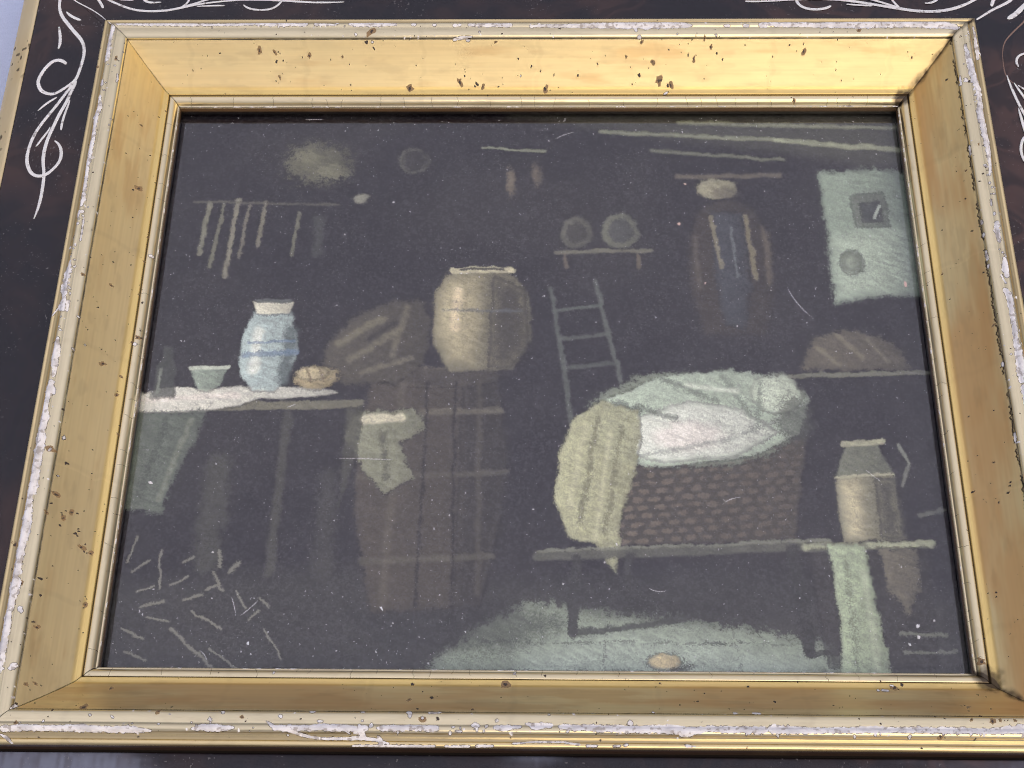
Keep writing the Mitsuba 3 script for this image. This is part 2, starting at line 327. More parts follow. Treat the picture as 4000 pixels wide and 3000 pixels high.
    ('c', (62, 92, 76, 82, 1.4), (0.15, 0.14, 0.10), 1.2, 4, 0.8), ('c', (66, 98, 82, 86, 1.2), (0.14, 0.13, 0.095), 1.0, 4, 0.75), ('c', (84, 78, 80, 96, 1.1), (0.12, 0.11, 0.08), 1.0, 3, 0.7), ('c', (70, 103, 86, 97, 0.9), (0.13, 0.12, 0.09), 0.8, 3, 0.7), ('c', (72, 90, 80, 84, 0.9), DARK, 1.2, 3, 0.7),
    ('p', [(68, 118), (88, 116), (92, 122), (84, 128), (88, 140), (80, 146), (72, 136), (66, 126)], (0.21, 0.22, 0.16), 1.0, 5, 0.85), ('c', (72, 120, 84, 119, 1.4), (0.58, 0.55, 0.43), 0.8, 2, 0.85), ('c', (78, 124, 80, 140, 1.0), (0.06, 0.06, 0.045), 1.2, 3, 0.7),
    # table on the left: white cloth, blue jar, loaf, bowl, bottle
    ('c', (20, 115.5, 70, 114, 1.5), (0.14, 0.135, 0.10), 0.5, 2, 0.95), ('p', [(66, 116), (71, 115), (70, 132), (66, 150)], (0.045, 0.045, 0.034), 1, 3, 0.8),
    ('p', [(-4, 111), (10, 108), (22, 109), (40, 107.5), (58, 108.5), (63, 110), (52, 112), (38, 112.4), (30, 115), (20, 117), (-4, 118)], (0.54, 0.54, 0.50), 0.7, 1.6, 0.95), ('c', (0, 113, 30, 111.5, 1.0), (0.66, 0.62, 0.59), 0.9, 2, 0.8),
    ('p', [(-4, 118), (21, 117), (18, 128), (14, 138), (10, 153), (-4, 150)], (0.105, 0.125, 0.105), 1.0, 5, 0.92), ('c', (16, 120, 9, 148, 0.9), (0.19, 0.21, 0.17), 0.9, 3, 0.6), ('c', (8, 120, 3, 146, 1.0), (0.05, 0.06, 0.05), 1.2, 3, 0.6),
    ('p', [(33, 80), (45, 80), (48, 88), (48.5, 97), (45, 106), (42, 109.5), (35, 109.5), (31, 105), (29.5, 97), (30, 88)], (0.34, 0.41, 0.42), 0.8, 2.5, 0.95), ('c', (35, 87, 34.5, 102, 1.6), (0.64, 0.67, 0.64), 1.5, 2, 0.85), ('c', (46, 87, 45, 105, 2.2), (0.07, 0.09, 0.095), 1.8, 3, 0.85),
    ('p', [(32.5, 76), (45.5, 76), (44.6, 80.5), (33.4, 80.5)], (0.56, 0.55, 0.47), 0.6, 1.5, 0.9), ('c', (34, 75.6, 44, 75.4, 0.8), (0.09, 0.10, 0.10), 0.5, 1, 0.85), ('c', (31, 96, 48, 95, 1.1), (0.13, 0.19, 0.29), 0.7, 3, 0.7), ('c', (32, 91.5, 47, 91, 0.4), (0.13, 0.19, 0.29), 0.4, 1.5, 0.7),
    ('e', (55.5, 104.5, 7.2, 4.3), (0.30, 0.25, 0.15), 0.7, 3, 0.92), ('e', (54, 103, 4.5, 2.2), (0.48, 0.42, 0.28), 1.2, 3, 0.8), ('c', (52, 101, 54, 106, 0.4), (0.12, 0.09, 0.06), 0.5, 1.5, 0.7), ('c', (56, 101, 58, 106, 0.4), (0.12, 0.09, 0.06), 0.5, 1.5, 0.7),
    ('p', [(14, 101), (26, 101), (24, 108), (20, 110), (17, 109)], (0.24, 0.29, 0.25), 0.6, 2, 0.9), ('c', (14, 101, 26, 101, 0.7), (0.50, 0.54, 0.48), 0.4, 1, 0.85), ('p', [(4, 93), (7, 93), (7.6, 98), (9.4, 101), (9.4, 112), (2.4, 112), (2.4, 101), (3.8, 98)], (0.05, 0.055, 0.05), 0.6, 2, 0.85), ('c', (4, 102, 4, 110, 0.5), (0.25, 0.28, 0.24), 0.5, 1.5, 0.7),
    ('c', (47, 118, 46, 172, 1.4), (0.055, 0.055, 0.045), 1.0, 3, 0.7), ('c', (27, 136, 26, 168, 4.0), (0.060, 0.062, 0.052), 3, 8, 0.6), ('c', (62, 140, 62, 170, 3.0), (0.05, 0.05, 0.045), 3, 8, 0.5),
    # wicker basket of washing on a low bench, right of the middle
    ('p', [(141, 132), (213, 126), (207, 160), (149, 163)], (0.045, 0.039, 0.031), 1.2, 4, 0.95), 'weave',
    ('e', (178, 119, 34, 17), (0.16, 0.185, 0.15), 1.2, 6, 0.95),
    ('p', [(150, 112), (168, 104), (190, 101), (209, 104), (215, 112), (212, 124), (196, 132), (168, 136), (152, 134), (146, 124)], (0.34, 0.40, 0.34), 1.0, 4, 0.92),
    ('p', [(158, 120), (176, 113), (194, 116), (204, 124), (190, 132), (168, 134), (156, 131)], (0.52, 0.54, 0.51), 2.5, 4, 0.85), ('e', (176, 125, 11, 5), (0.64, 0.60, 0.585), 2.5, 3, 0.75),
    ('e', (205, 110, 8, 7), (0.43, 0.48, 0.41), 2.0, 4, 0.8),
    ('c', (152, 113, 172, 119, 0.9), (0.10, 0.12, 0.10), 1.2, 3, 0.7), ('c', (168, 105, 186, 113, 0.9), (0.13, 0.155, 0.13), 1.1, 3, 0.7), ('c', (188, 103, 196, 118, 0.9), (0.15, 0.18, 0.15), 1.0, 3, 0.65), ('c', (200, 106, 198, 122, 0.8), (0.14, 0.17, 0.145), 1.0, 3, 0.65), ('c', (160, 132, 190, 126, 0.8), (0.22, 0.24, 0.225), 1.0, 2, 0.6),
    ('c', (176, 107, 192, 109, 0.8), (0.58, 0.62, 0.56), 1.0, 2, 0.6), ('c', (156, 117, 170, 122, 0.7), (0.60, 0.62, 0.57), 0.9, 2, 0.6), ('c', (194, 124, 208, 118, 0.8), (0.20, 0.22, 0.20), 1.0, 3, 0.7), ('e', (210, 119, 6, 8), (0.055, 0.06, 0.052), 2.5, 6, 0.7),
    ('p', [(139, 120), (148, 113), (160, 116), (161, 126), (158, 140), (154, 152), (152, 171), (146, 162), (138, 160), (133, 148), (135, 132)], (0.34, 0.345, 0.23), 0.9, 3, 0.94),
    ('c', (147, 120, 141, 154, 0.9), (0.13, 0.13, 0.085), 1.2, 3, 0.7), ('c', (155, 122, 149, 158, 0.8), (0.15, 0.15, 0.10), 1.1, 3, 0.65), ('c', (143, 122, 138, 150, 0.8), (0.46, 0.46, 0.33), 0.9, 2, 0.6), ('c', (151, 124, 146, 160, 0.7), (0.46, 0.46, 0.33), 0.9, 2, 0.6),
    ('c', (128, 166, 218, 162, 1.6), (0.075, 0.077, 0.064), 0.7, 2, 0.95), ('c', (128, 164.4, 218, 160.4, 0.5), (0.20, 0.21, 0.17), 0.5, 2, 0.7), ('c', (140, 167, 138.6, 190, 1.7), (0.022, 0.022, 0.021), 0.7, 2, 0.95), ('c', (206, 164, 209, 196, 1.9), (0.022, 0.022, 0.021), 0.7, 2, 0.95), ('c', (156, 166, 155, 184, 1.2), (0.022, 0.022, 0.021), 0.7, 2, 0.9),
    ('c', (139, 190.5, 172, 186, 1.1), (0.030, 0.031, 0.029), 0.8, 2, 0.85), ('c', (209, 196, 240, 194.6, 1.1), (0.022, 0.022, 0.021), 0.8, 2, 0.85),
    # sacks on a ledge, tall milk can and a hanging cloth on a crate, far right
    ('p', [(214, 101), (218, 90), (228, 86), (238, 88), (247, 94), (249, 101)], (0.085, 0.076, 0.058), 1.2, 6, 0.9), ('c', (219, 93, 226, 99, 0.7), (0.19, 0.175, 0.13), 0.8, 3, 0.7), ('c', (226, 88, 234, 97, 0.7), (0.18, 0.165, 0.125), 0.8, 3, 0.7), ('c', (236, 90, 242, 98, 0.6), (0.16, 0.15, 0.115), 0.8, 3, 0.6),
    ('c', (210, 103.4, 256, 102, 0.8), (0.16, 0.165, 0.13), 0.5, 2, 0.8),
    ('p', [(221, 139), (240, 138), (241, 160), (222, 161)], (0.19, 0.185, 0.135), 0.9, 3, 0.95), ('p', [(223, 140), (229, 140), (229, 159), (224, 159)], (0.48, 0.44, 0.31), 3.2, 3, 0.74), ('p', [(234, 140), (240, 140), (240.5, 159), (234, 159)], (0.035, 0.034, 0.03), 5, 4, 0.85),
    ('p', [(226, 128), (236, 127.6), (240, 138), (221, 139)], (0.13, 0.14, 0.11), 0.9, 2, 0.9), ('c', (225, 127.6, 237, 127, 1.0), (0.34, 0.34, 0.25), 0.5, 1.5, 0.85), ('c', (221, 139, 240, 138, 0.5), (0.42, 0.41, 0.30), 0.5, 1.5, 0.75), ('c', (242, 128, 245, 134, 0.5), (0.27, 0.29, 0.25), 0.5, 1.5, 0.7), ('c', (245, 134, 242, 142, 0.5), (0.20, 0.21, 0.18), 0.5, 1.5, 0.6),
    ('c', (210, 163, 248, 161.6, 1.3), (0.30, 0.32, 0.23), 0.7, 2, 0.9), ('p', [(211, 164), (247, 163), (246, 200), (214, 200)], (0.022, 0.020, 0.019), 1.5, 3, 0.8), ('p', [(217, 162), (228, 162), (230, 184), (233, 208), (217, 208), (219, 186)], (0.29, 0.345, 0.25), 0.9, 3, 0.94),
    ('c', (222, 166, 222.5, 204, 0.7), (0.15, 0.18, 0.13), 0.9, 3, 0.6), ('c', (227, 170, 228.5, 204, 0.8), (0.39, 0.44, 0.34), 0.9, 3, 0.6), ('p', [(232, 163), (244, 163), (243, 176), (239, 184), (234, 176)], (0.12, 0.11, 0.085), 1.0, 6, 0.85),
    ('c', (236, 190, 250, 190, 0.5), (0.14, 0.15, 0.125), 0.5, 2.5, 0.8), ('c', (237, 195.6, 252, 195.2, 0.5), (0.15, 0.16, 0.135), 0.5, 2.5, 0.8), ('c', (246, 152, 254, 150, 0.6), (0.14, 0.15, 0.125), 0.5, 2.5, 0.7),
    ('e', (166, 199, 4.4, 2.2), (0.50, 0.42, 0.26), 0.8, 2, 0.95), ('c', (168, 201.4, 173, 200.4, 0.8), (0.05, 0.055, 0.048), 0.7, 2, 0.8), ('c', (178, 193, 188, 193.6, 0.4), (0.10, 0.115, 0.10), 0.5, 3, 0.7),
]
STRAW = [(4, 172, 9, 168), (16, 176, 21, 173), (29, 172, 32, 178), (8, 183, 15, 181), (24, 184, 33, 190), (36, 178, 40, 183), (3, 190, 10, 193), (18, 190, 34, 204), (41, 187, 44, 184), (46, 190, 52, 199), (12, 165, 13, 177), (30, 165, 31, 170), (6, 178, 11, 176.5), (19, 169, 22, 167), (27, 177.5, 31, 176), (34, 172, 36, 168.6), (21, 180.6, 26, 179), (10, 186.6, 17, 188), (30, 196, 41, 203), (5, 197, 12, 199.5), (44, 180, 47, 182.6), (2, 169, 4, 160)]


def print_color(p, n, uv):
    x, y = p.x * 1000 + HW, HH - p.y * 1000
    g1, g2 = noise(x * 3.1, y * 3.1, 1.0) - 0.5, fbm(x * 0.55, y * 0.55, 2.0, octaves=3) - 0.5
    wx, wy = x + 1.3 * (fbm(x * 0.16, y * 0.16, 5.0) - 0.5) + 0.6 * g2, y + 1.3 * (fbm(x * 0.16, y * 0.16, 6.0) - 0.5) - 0.6 * g2
    gr = g1 * 0.75 + g2 * 0.9
    c = mix((0.0085, 0.0065, 0.0100), (0.020, 0.018, 0.019), smoothstep(0.35, 0.7, fbm(x * 0.02, y * 0.025, 3.0, octaves=4)))
    brush = 0.55 * (fbm(wx * 0.30 + wy * 0.15, wy * 1.0 - wx * 0.45, 41.0, octaves=3) - 0.5)
    for item in ART:
        if item == 'weave':
            ty = (wy - 0.5 * (wx - 141) * -0.16) * 0.36
            row = dr.floor(ty)
            wv = dr.abs(dr.sin((wx * (0.56 + 0.05 * noise(row * 3.7)) + row * 1.57 + 1.2 * noise(wx * 0.08, row * 0.3)))) * (0.7 + 0.6 * noise(wx * 0.5, row * 1.9, 4.0)) * dr.sin((ty - row) * 3.14159)
            inside = 1 - smoothstep(-1.5, 0.5, poly_sd(wx, wy, [(141, 132), (213, 126), (207, 160), (149, 163)]))
            c = mix(c, mi.Color3f(0.165, 0.135, 0.095) * (1.15 - 0.008 * (wx - 141)), inside * smoothstep(0.25, 0.85, wv + 0.5 * gr) * 0.75)
            continue
        kind, a, col, soft, grain, k = item
        if kind == 'p': d = poly_sd(wx, wy, a)
        elif kind == 'c': d = seg(wx, wy, *a[:4]) - a[4]
        else: d = (dr.sqrt(dr.square((wx - a[0]) / a[2]) + dr.square((wy - a[1]) / a[3])) - 1) * min(a[2], a[3])
        soft = soft * 0.7
        lum = 1 + 0.25 * g2 + brush
        if kind != 'c':
            x0, x1 = (min(q[0] for q in a), max(q[0] for q in a)) if kind == 'p' else (a[0] - a[2], a[0] + a[2])
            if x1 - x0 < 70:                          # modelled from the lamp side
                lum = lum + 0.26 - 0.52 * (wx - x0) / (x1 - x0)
            if k > 0.75:                              # the engraver's outline
                c = mix(c, (0.006, 0.005, 0.006), (1 - smoothstep(0.1, 0.8, dr.abs(d - 0.25 + 0.8 * g1))) * 0.55)
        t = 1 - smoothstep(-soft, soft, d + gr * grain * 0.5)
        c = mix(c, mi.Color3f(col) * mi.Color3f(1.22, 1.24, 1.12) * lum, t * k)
    d = mi.Float(1e9)
    for s in STRAW:
        d = dr.minimum(d, seg(wx, wy, *s) * (0.55 + 0.9 * noise(s[0] * 1.0, s[1] * 1.0)))
    c = mix(c, (0.26, 0.26, 0.20), (1 - smoothstep(0.15, 0.6, d + 0.7 * g1)) * 0.75)
    # ink grain and rubbed pale grit
    c = c * (1 + 0.45 * g1) * 1.1 + mi.Color3f(0.030, 0.029, 0.032) * dr.maximum(noise(x * 2.6, y * 2.6, 31.0) + noise(x * 1.2, y * 1.2, 37.0) - 0.85, 0)
    grit = smoothstep(0.80, 0.93, noise(x * 2.3, y * 2.3, 12.0)) * smoothstep(0.35, 0.7, fbm(x * 0.05, y * 0.05, 8.0))
    return mix(c, (0.16, 0.16, 0.15), grit * 0.45)


scene['ink_on_paper'] = dict(type='twosided', bsdf=dict(type='diffuse', reflectance=proc(print_color)))
CHIPS=[(1,[(123.3,22.28,0.84),(119.5,22.59,0.84),(114.4,22.72,0.84),(107.6,22.53,0.96)]),(1,[(99.7,22.92,0.6),(96.9,22.42,0.7)]),(1,[(92.9,22.46,0.39),(87.5,21.86,0.69),(84.7,22.7,1.07),(79.7,22.54,0.72),(74.3,22.34,0.75),(69.7,22.68,1.07),(63.9,22.6,0.72),(58.2,22.1,0.48),(52.9,22.09,0.56)]),(1,[(52.7,22.26,0.64),(50.0,21.85,0.66),(47.0,22.16,0.32)]),(1,[(45.6,22.45,0.68),(42.6,22.72,0.48)]),(1,[(43.0,20.79,0.24),(38.1,20.64,0.29),(33.9,20.57,0.29)]),(1,[(40.8,22.4,0.46),(39.9,22.18,0.36)]),(1,[(35.2,22.87,0.72),(35.1,23.57,0.6)]),(1,[(32.7,23.92,0.48),(31.7,24.01,0.53)]),(1,[(32.2,21.67,0.27),(31.6,21.84,0.21)]),(1,[(28.1,22.83,0.54),(27.6,22.82,0.48)]),(1,[(26.3,22.71,0.36),(22.6,22.96,1.37),(17.9,23.42,1.37),(12.9,22.69,0.9),(9.8,23.1,1.47),(7.3,21.77,0.48)]),(1,[(14.6,20.98,0.24),(13.5,20.91,0.25)]),(1,[(11.6,20.76,0.53),(10.5,20.93,0.58),(7.5,21.01,0.43)]),(1,[(9.8,24.48,0.25),(6.6,25.94,0.22)]),(1,[(5.6,22.44,0.47),(5.2,22.29,0.37)]),(1,[(-1.9,22.15,0.3),(-6.1,22.24,1.37),(-9.7,22.2,1.44),(-12.9,21.4,0.62),(-16.2,21.58,0.32)]),(1,[(-17.0,21.95,0.73),(-18.6,21.72,1.43)]),(1,[(-18.5,21.56,1.61),(-22.6,22.13,0.86),(-26.5,22.22,0.8),(-29.7,22.06,1.36),(-33.5,22.53,1.46),(-37.5,22.05,1.72),(-40.5,22.07,1.65),(-44.3,22.14,1.56),(-48.1,21.89,1.22),(-52.6,21.84,1.57),(-55.2,22.27,1.07),(-58.9,22.0,0.99),(-62.6,22.07,1.62),(-67.3,21.65,1.45),(-69.8,22.23,1.29),(-73.4,22.13,1.33),(-77.3,22.14,1.12),(-80.8,22.23,1.53)]),(1,[(-19.7,21.25,0.78),(-21.9,20.28,0.43)]),(1,[(-80.8,22.06,1.66),(-81.9,22.04,1.72),(-86.0,22.0,1.64),(-89.5,22.24,1.01),(-92.9,22.51,1.22),(-96.3,22.4,1.19),(-101.4,22.34,1.17),(-105.4,22.12,1.06),(-109.7,22.18,0.77)]),(1,[(-119.4,17.45,0.21),(-118.1,16.42,0.65),(-118.2,15.84,0.21)]),(3,[(115.0,20.83,0.28),(108.7,21.15,0.88),(101.4,21.7,1.08),(97.7,22.85,1.58),(91.8,22.83,1.26),(85.7,22.32,1.18),(80.0,22.53,1.35),(75.3,22.7,1.24),(68.7,22.77,1.07),(63.9,22.43,0.62),(59.3,21.62,0.17)]),(3,[(124.1,25.22,0.2),(120.4,25.33,0.35),(115.3,25.25,0.59),(109.3,25.07,0.42)]),(3,[(113.4,25.03,0.43),(111.0,26.6,0.26)]),(3,[(57.1,21.35,0.31),(56.1,21.34,0.22)]),(3,[(55.0,22.67,0.72),(54.5,22.69,0.6)]),(3,[(50.5,20.9,0.25),(47.8,20.74,0.27)]),(3,[(45.3,21.25,0.24),(44.0,21.19,0.3)]),(3,[(41.7,21.61,0.66),(38.3,21.05,0.93),(35.6,21.2,0.7),(33.3,21.4,0.25)]),(3,[(31.3,21.0,0.24),(30.9,21.01,0.21)]),(3,[(30.0,21.63,0.39),(29.3,21.65,0.3)]),(3,[(28.0,21.88,0.35),(24.5,21.76,1.14),(20.2,21.88,0.52)]),(3,[(21.9,20.09,0.29),(18.2,21.29,0.24)]),(3,[(16.8,20.46,0.62),(13.5,21.49,0.99),(8.9,21.54,0.7),(3.9,21.54,0.8),(-1.0,21.38,0.67),(-6.3,21.33,0.96),(-11.1,21.48,1.3),(-17.0,21.19,1.3)]),(3,[(-17.5,21.58,1.19),(-22.2,21.43,0.76),(-29.1,21.15,0.76),(-36.8,21.33,0.58),(-44.3,21.23,0.57)]),(3,[(43.0,17.13,0.23),(41.3,17.18,0.21)]),(3,[(38.0,17.17,0.21),(36.6,17.1,0.25)]),(3,[(31.5,17.03,0.25),(27.6,17.1,0.25)]),(3,[(26.3,17.02,0.23),(24.8,17.03,0.25)]),(3,[(-8.7,16.86,0.27),(-10.4,16.78,0.32)]),(3,[(-32.8,16.92,0.22),(-35.9,16.87,0.27)]),(3,[(101.6,17.55,0.2),(97.4,17.53,0.29)]),(3,[(72.6,17.17,0.18),(68.7,17.19,0.18)]),(2,[(-146.0,22.95,0.78),(-139.6,22.51,0.7),(-133.2,22.61,0.6),(-123.6,22.54,0.84),(-117.3,22.76,0.65),(-109.3,22.84,0.73),(-104.3,23.04,0.21)]),(2,[(-93.4,22.65,0.22),(-90.2,22.13,0.88),(-85.5,22.25,0.85),(-81.5,22.22,0.31)]),(2,[(-116.0,18.96,0.14),(-115.2,19.79,0.32)]),(2,[(-146.4,24.0,0.13),(-144.3,25.04,0.48),(-142.5,26.6,0.24)]),(2,[(-73.0,20.15,0.13),(-70.5,22.13,0.78),(-66.1,22.09,0.89),(-62.3,22.06,0.7),(-56.6,21.85,0.93),(-50.2,21.96,0.82),(-47.0,22.55,0.98),(-44.8,21.91,0.82)]),(2,[(-42.6,21.96,0.26),(-40.7,22.04,0.9),(-34.4,21.82,0.84),(-28.1,21.94,0.82),(-25.6,21.75,0.68)]),(2,[(-67.6,22.69,0.27),(-65.1,23.15,0.31),(-61.4,24.07,0.36),(-56.7,24.53,0.33),(-50.3,24.42,0.36),(-46.5,24.25,0.62),(-42.4,24.81,0.39),(-39.1,25.8,0.3)]),(2,[(-47.5,20.85,0.5),(-46.7,22.54,0.78),(-46.5,24.54,0.77)]),(2,[(-44.0,20.49,0.46),(-44.4,21.91,0.59)]),(2,[(-51.5,22.58,0.14),(-49.8,23.38,0.13)]),(2,[(-42.4,23.68,0.26),(-41.6,24.81,0.59),(-40.9,26.35,0.78)]),(2,[(-49.3,26.41,0.31),(-40.7,26.35,0.31),(-34.4,26.31,0.29),(-26.5,26.26,0.26)]),(2,[(-24.0,26.29,0.24),(-17.0,26.25,0.24)]),(2,[(-15.6,26.19,0.31),(-10.6,26.1,0.22)]),(2,[(-22.4,22.64,0.38),(-22.6,23.45,0.42)]),(2,[(-22.1,21.54,0.35),(-21.2,21.54,0.28)]),(2,[(-21.1,22.63,0.22),(-19.2,22.67,0.24)]),(2,[(-16.8,20.93,0.5),(-15.5,21.11,0.96),(-14.4,21.29,0.44)]),(2,[(-15.3,21.66,0.42),(-15.1,22.72,0.21)]),(2,[(-13.0,21.08,0.64),(-12.2,21.27,0.77)]),(2,[(-13.2,22.29,0.3),(-13.4,22.96,0.21)]),(2,[(-10.7,21.62,0.76),(-5.5,21.57,0.86)]),(2,[(-34.8,17.07,0.35),(-33.8,17.45,0.75),(-33.6,19.1,0.2)]),(2,[(-28.7,17.39,0.44),(-25.2,17.24,0.36)]),(2,[(-61.4,17.45,0.38),(-59.7,17.27,0.4)]),(2,[(-47.4,17.37,0.21),(-46.1,17.4,0.19)]),(2,[(-69.7,18.56,0.42),(-68.8,19.23,0.4)]),(2,[(-59.0,20.13,0.32),(-57.4,20.12,0.26)]),(2,[(-46.9,20.03,0.26),(-46.3,19.8,0.19)]),(2,[(-5.6,21.39,0.64),(-3.0,21.37,0.37)]),(2,[(-2.0,20.31,0.25),(0.7,21.14,0.96),(5.6,20.72,0.69)]),(2,[(7.0,21.08,0.77),(11.7,21.41,0.86),(16.4,21.37,0.96),(22.7,21.67,1.06),(29.0,21.78,1.0),(38.4,21.52,1.31),(41.5,22.16,1.22),(47.8,21.43,0.86),(54.1,21.55,0.95),(63.9,21.64,1.01)]),(2,[(25.9,20.08,0.81),(27.3,20.07,0.81)]),(2,[(17.7,22.04,0.64),(17.8,22.76,0.21)]),(2,[(25.4,22.29,0.42),(25.5,22.96,0.13)]),(2,[(-5.6,25.46,0.2),(0.7,24.93,0.24),(8.6,24.96,0.24),(13.0,25.68,0.37)]),(2,[(14.5,25.91,0.29),(17.7,25.88,0.29)]),(2,[(21.8,25.91,0.23),(24.0,25.89,0.23)]),(2,[(24.6,25.74,0.24),(26.0,25.41,0.41)]),(2,[(41.2,25.6,0.48),(44.4,25.88,0.18)]),(2,[(1.5,25.11,0.41),(2.2,24.82,0.33)]),(2,[(60.1,16.49,0.3),(62.6,16.6,0.32)]),(2,[(63.9,21.28,1.32),(70.1,21.58,1.07),(76.4,21.7,0.85),(85.8,21.44,0.86),(93.6,21.18,0.96),(98.3,21.32,0.77),(104.5,21.26,0.96),(113.9,21.36,0.95),(123.2,21.45,0.77),(129.5,21.01,1.18),(133.1,20.63,1.34),(135.8,20.77,1.02)]),(2,[(86.9,22.81,0.26),(87.5,23.36,0.31)]),(2,[(97.7,6.5,0.47),(98.5,6.58,0.42)]),(2,[(99.0,6.49,0.52),(101.1,6.65,0.42)]),(0,[(-148.4,22.63,0.72),(-136.1,22.53,0.84),(-123.8,22.06,0.6),(-111.5,21.89,0.38),(-99.3,22.41,0.72)]),(0,[(-99.5,22.41,0.72),(-91.5,22.25,0.84)]),(0,[(-92.0,22.19,0.78),(-80.4,22.15,0.84)]),(0,[(-78.3,22.05,0.6),(-70.2,21.8,0.26)]),(0,[(-66.1,22.02,0.6),(-58.0,22.0,0.84),(-49.0,21.89,0.43)]),(0,[(-44.1,21.88,0.48),(-42.3,21.87,0.38)]),(0,[(-36.6,21.72,0.43),(-35.2,21.67,0.38)]),(0,[(-29.5,21.59,0.48),(-26.4,21.7,0.42)]),(0,[(-24.2,21.69,0.42),(-17.3,21.68,0.62),(-8.6,21.66,0.61)]),(0,[(-29.4,16.78,0.26),(-26.2,17.24,0.32),(-22.5,17.42,0.13)]),(0,[(-24.8,16.66,0.3),(-23.4,16.7,0.29)]),(0,[(-2.6,21.28,0.34),(5.5,21.37,0.44),(19.6,21.42,0.8),(31.7,21.59,1.49),(43.9,21.77,1.49),(51.9,21.55,0.88),(54.3,21.36,0.21)]),(0,[(34.4,21.58,0.57),(34.7,18.78,0.42)]),(0,[(35.0,17.29,0.31),(36.4,17.18,0.38)]),(0,[(65.2,21.27,0.2),(67.4,21.27,0.54)]),(0,[(71.9,21.33,0.55),(74.1,21.26,0.5)]),(0,[(77.3,21.5,0.73),(80.7,21.68,1.31)]),(0,[(80.6,21.91,0.9),(96.7,21.47,0.72),(112.7,21.62,1.49),(128.8,22.03,1.31),(140.8,21.57,1.49),(146.6,20.17,0.84)]),(0,[(44.8,3.8,0.13),(46.2,4.49,0.49)]),(0,[(108.1,0.49,0.1),(112.0,0.32,0.13)]),(0,[(-97.2,0.26,0.13),(-93.9,0.26,0.13)]),(0,[(-79.9,0.25,0.1),(-75.9,0.25,0.1)]),(1,[(124.2,22.91,0.84),(122.0,21.7,0.52)]),(0,[(-152.2,25.17,0.41),(-149.4,22.24,0.72)]),(1,[(102.8,18.08,0.17),(100.5,17.64,0.27),(99.0,17.98,0.16)])]
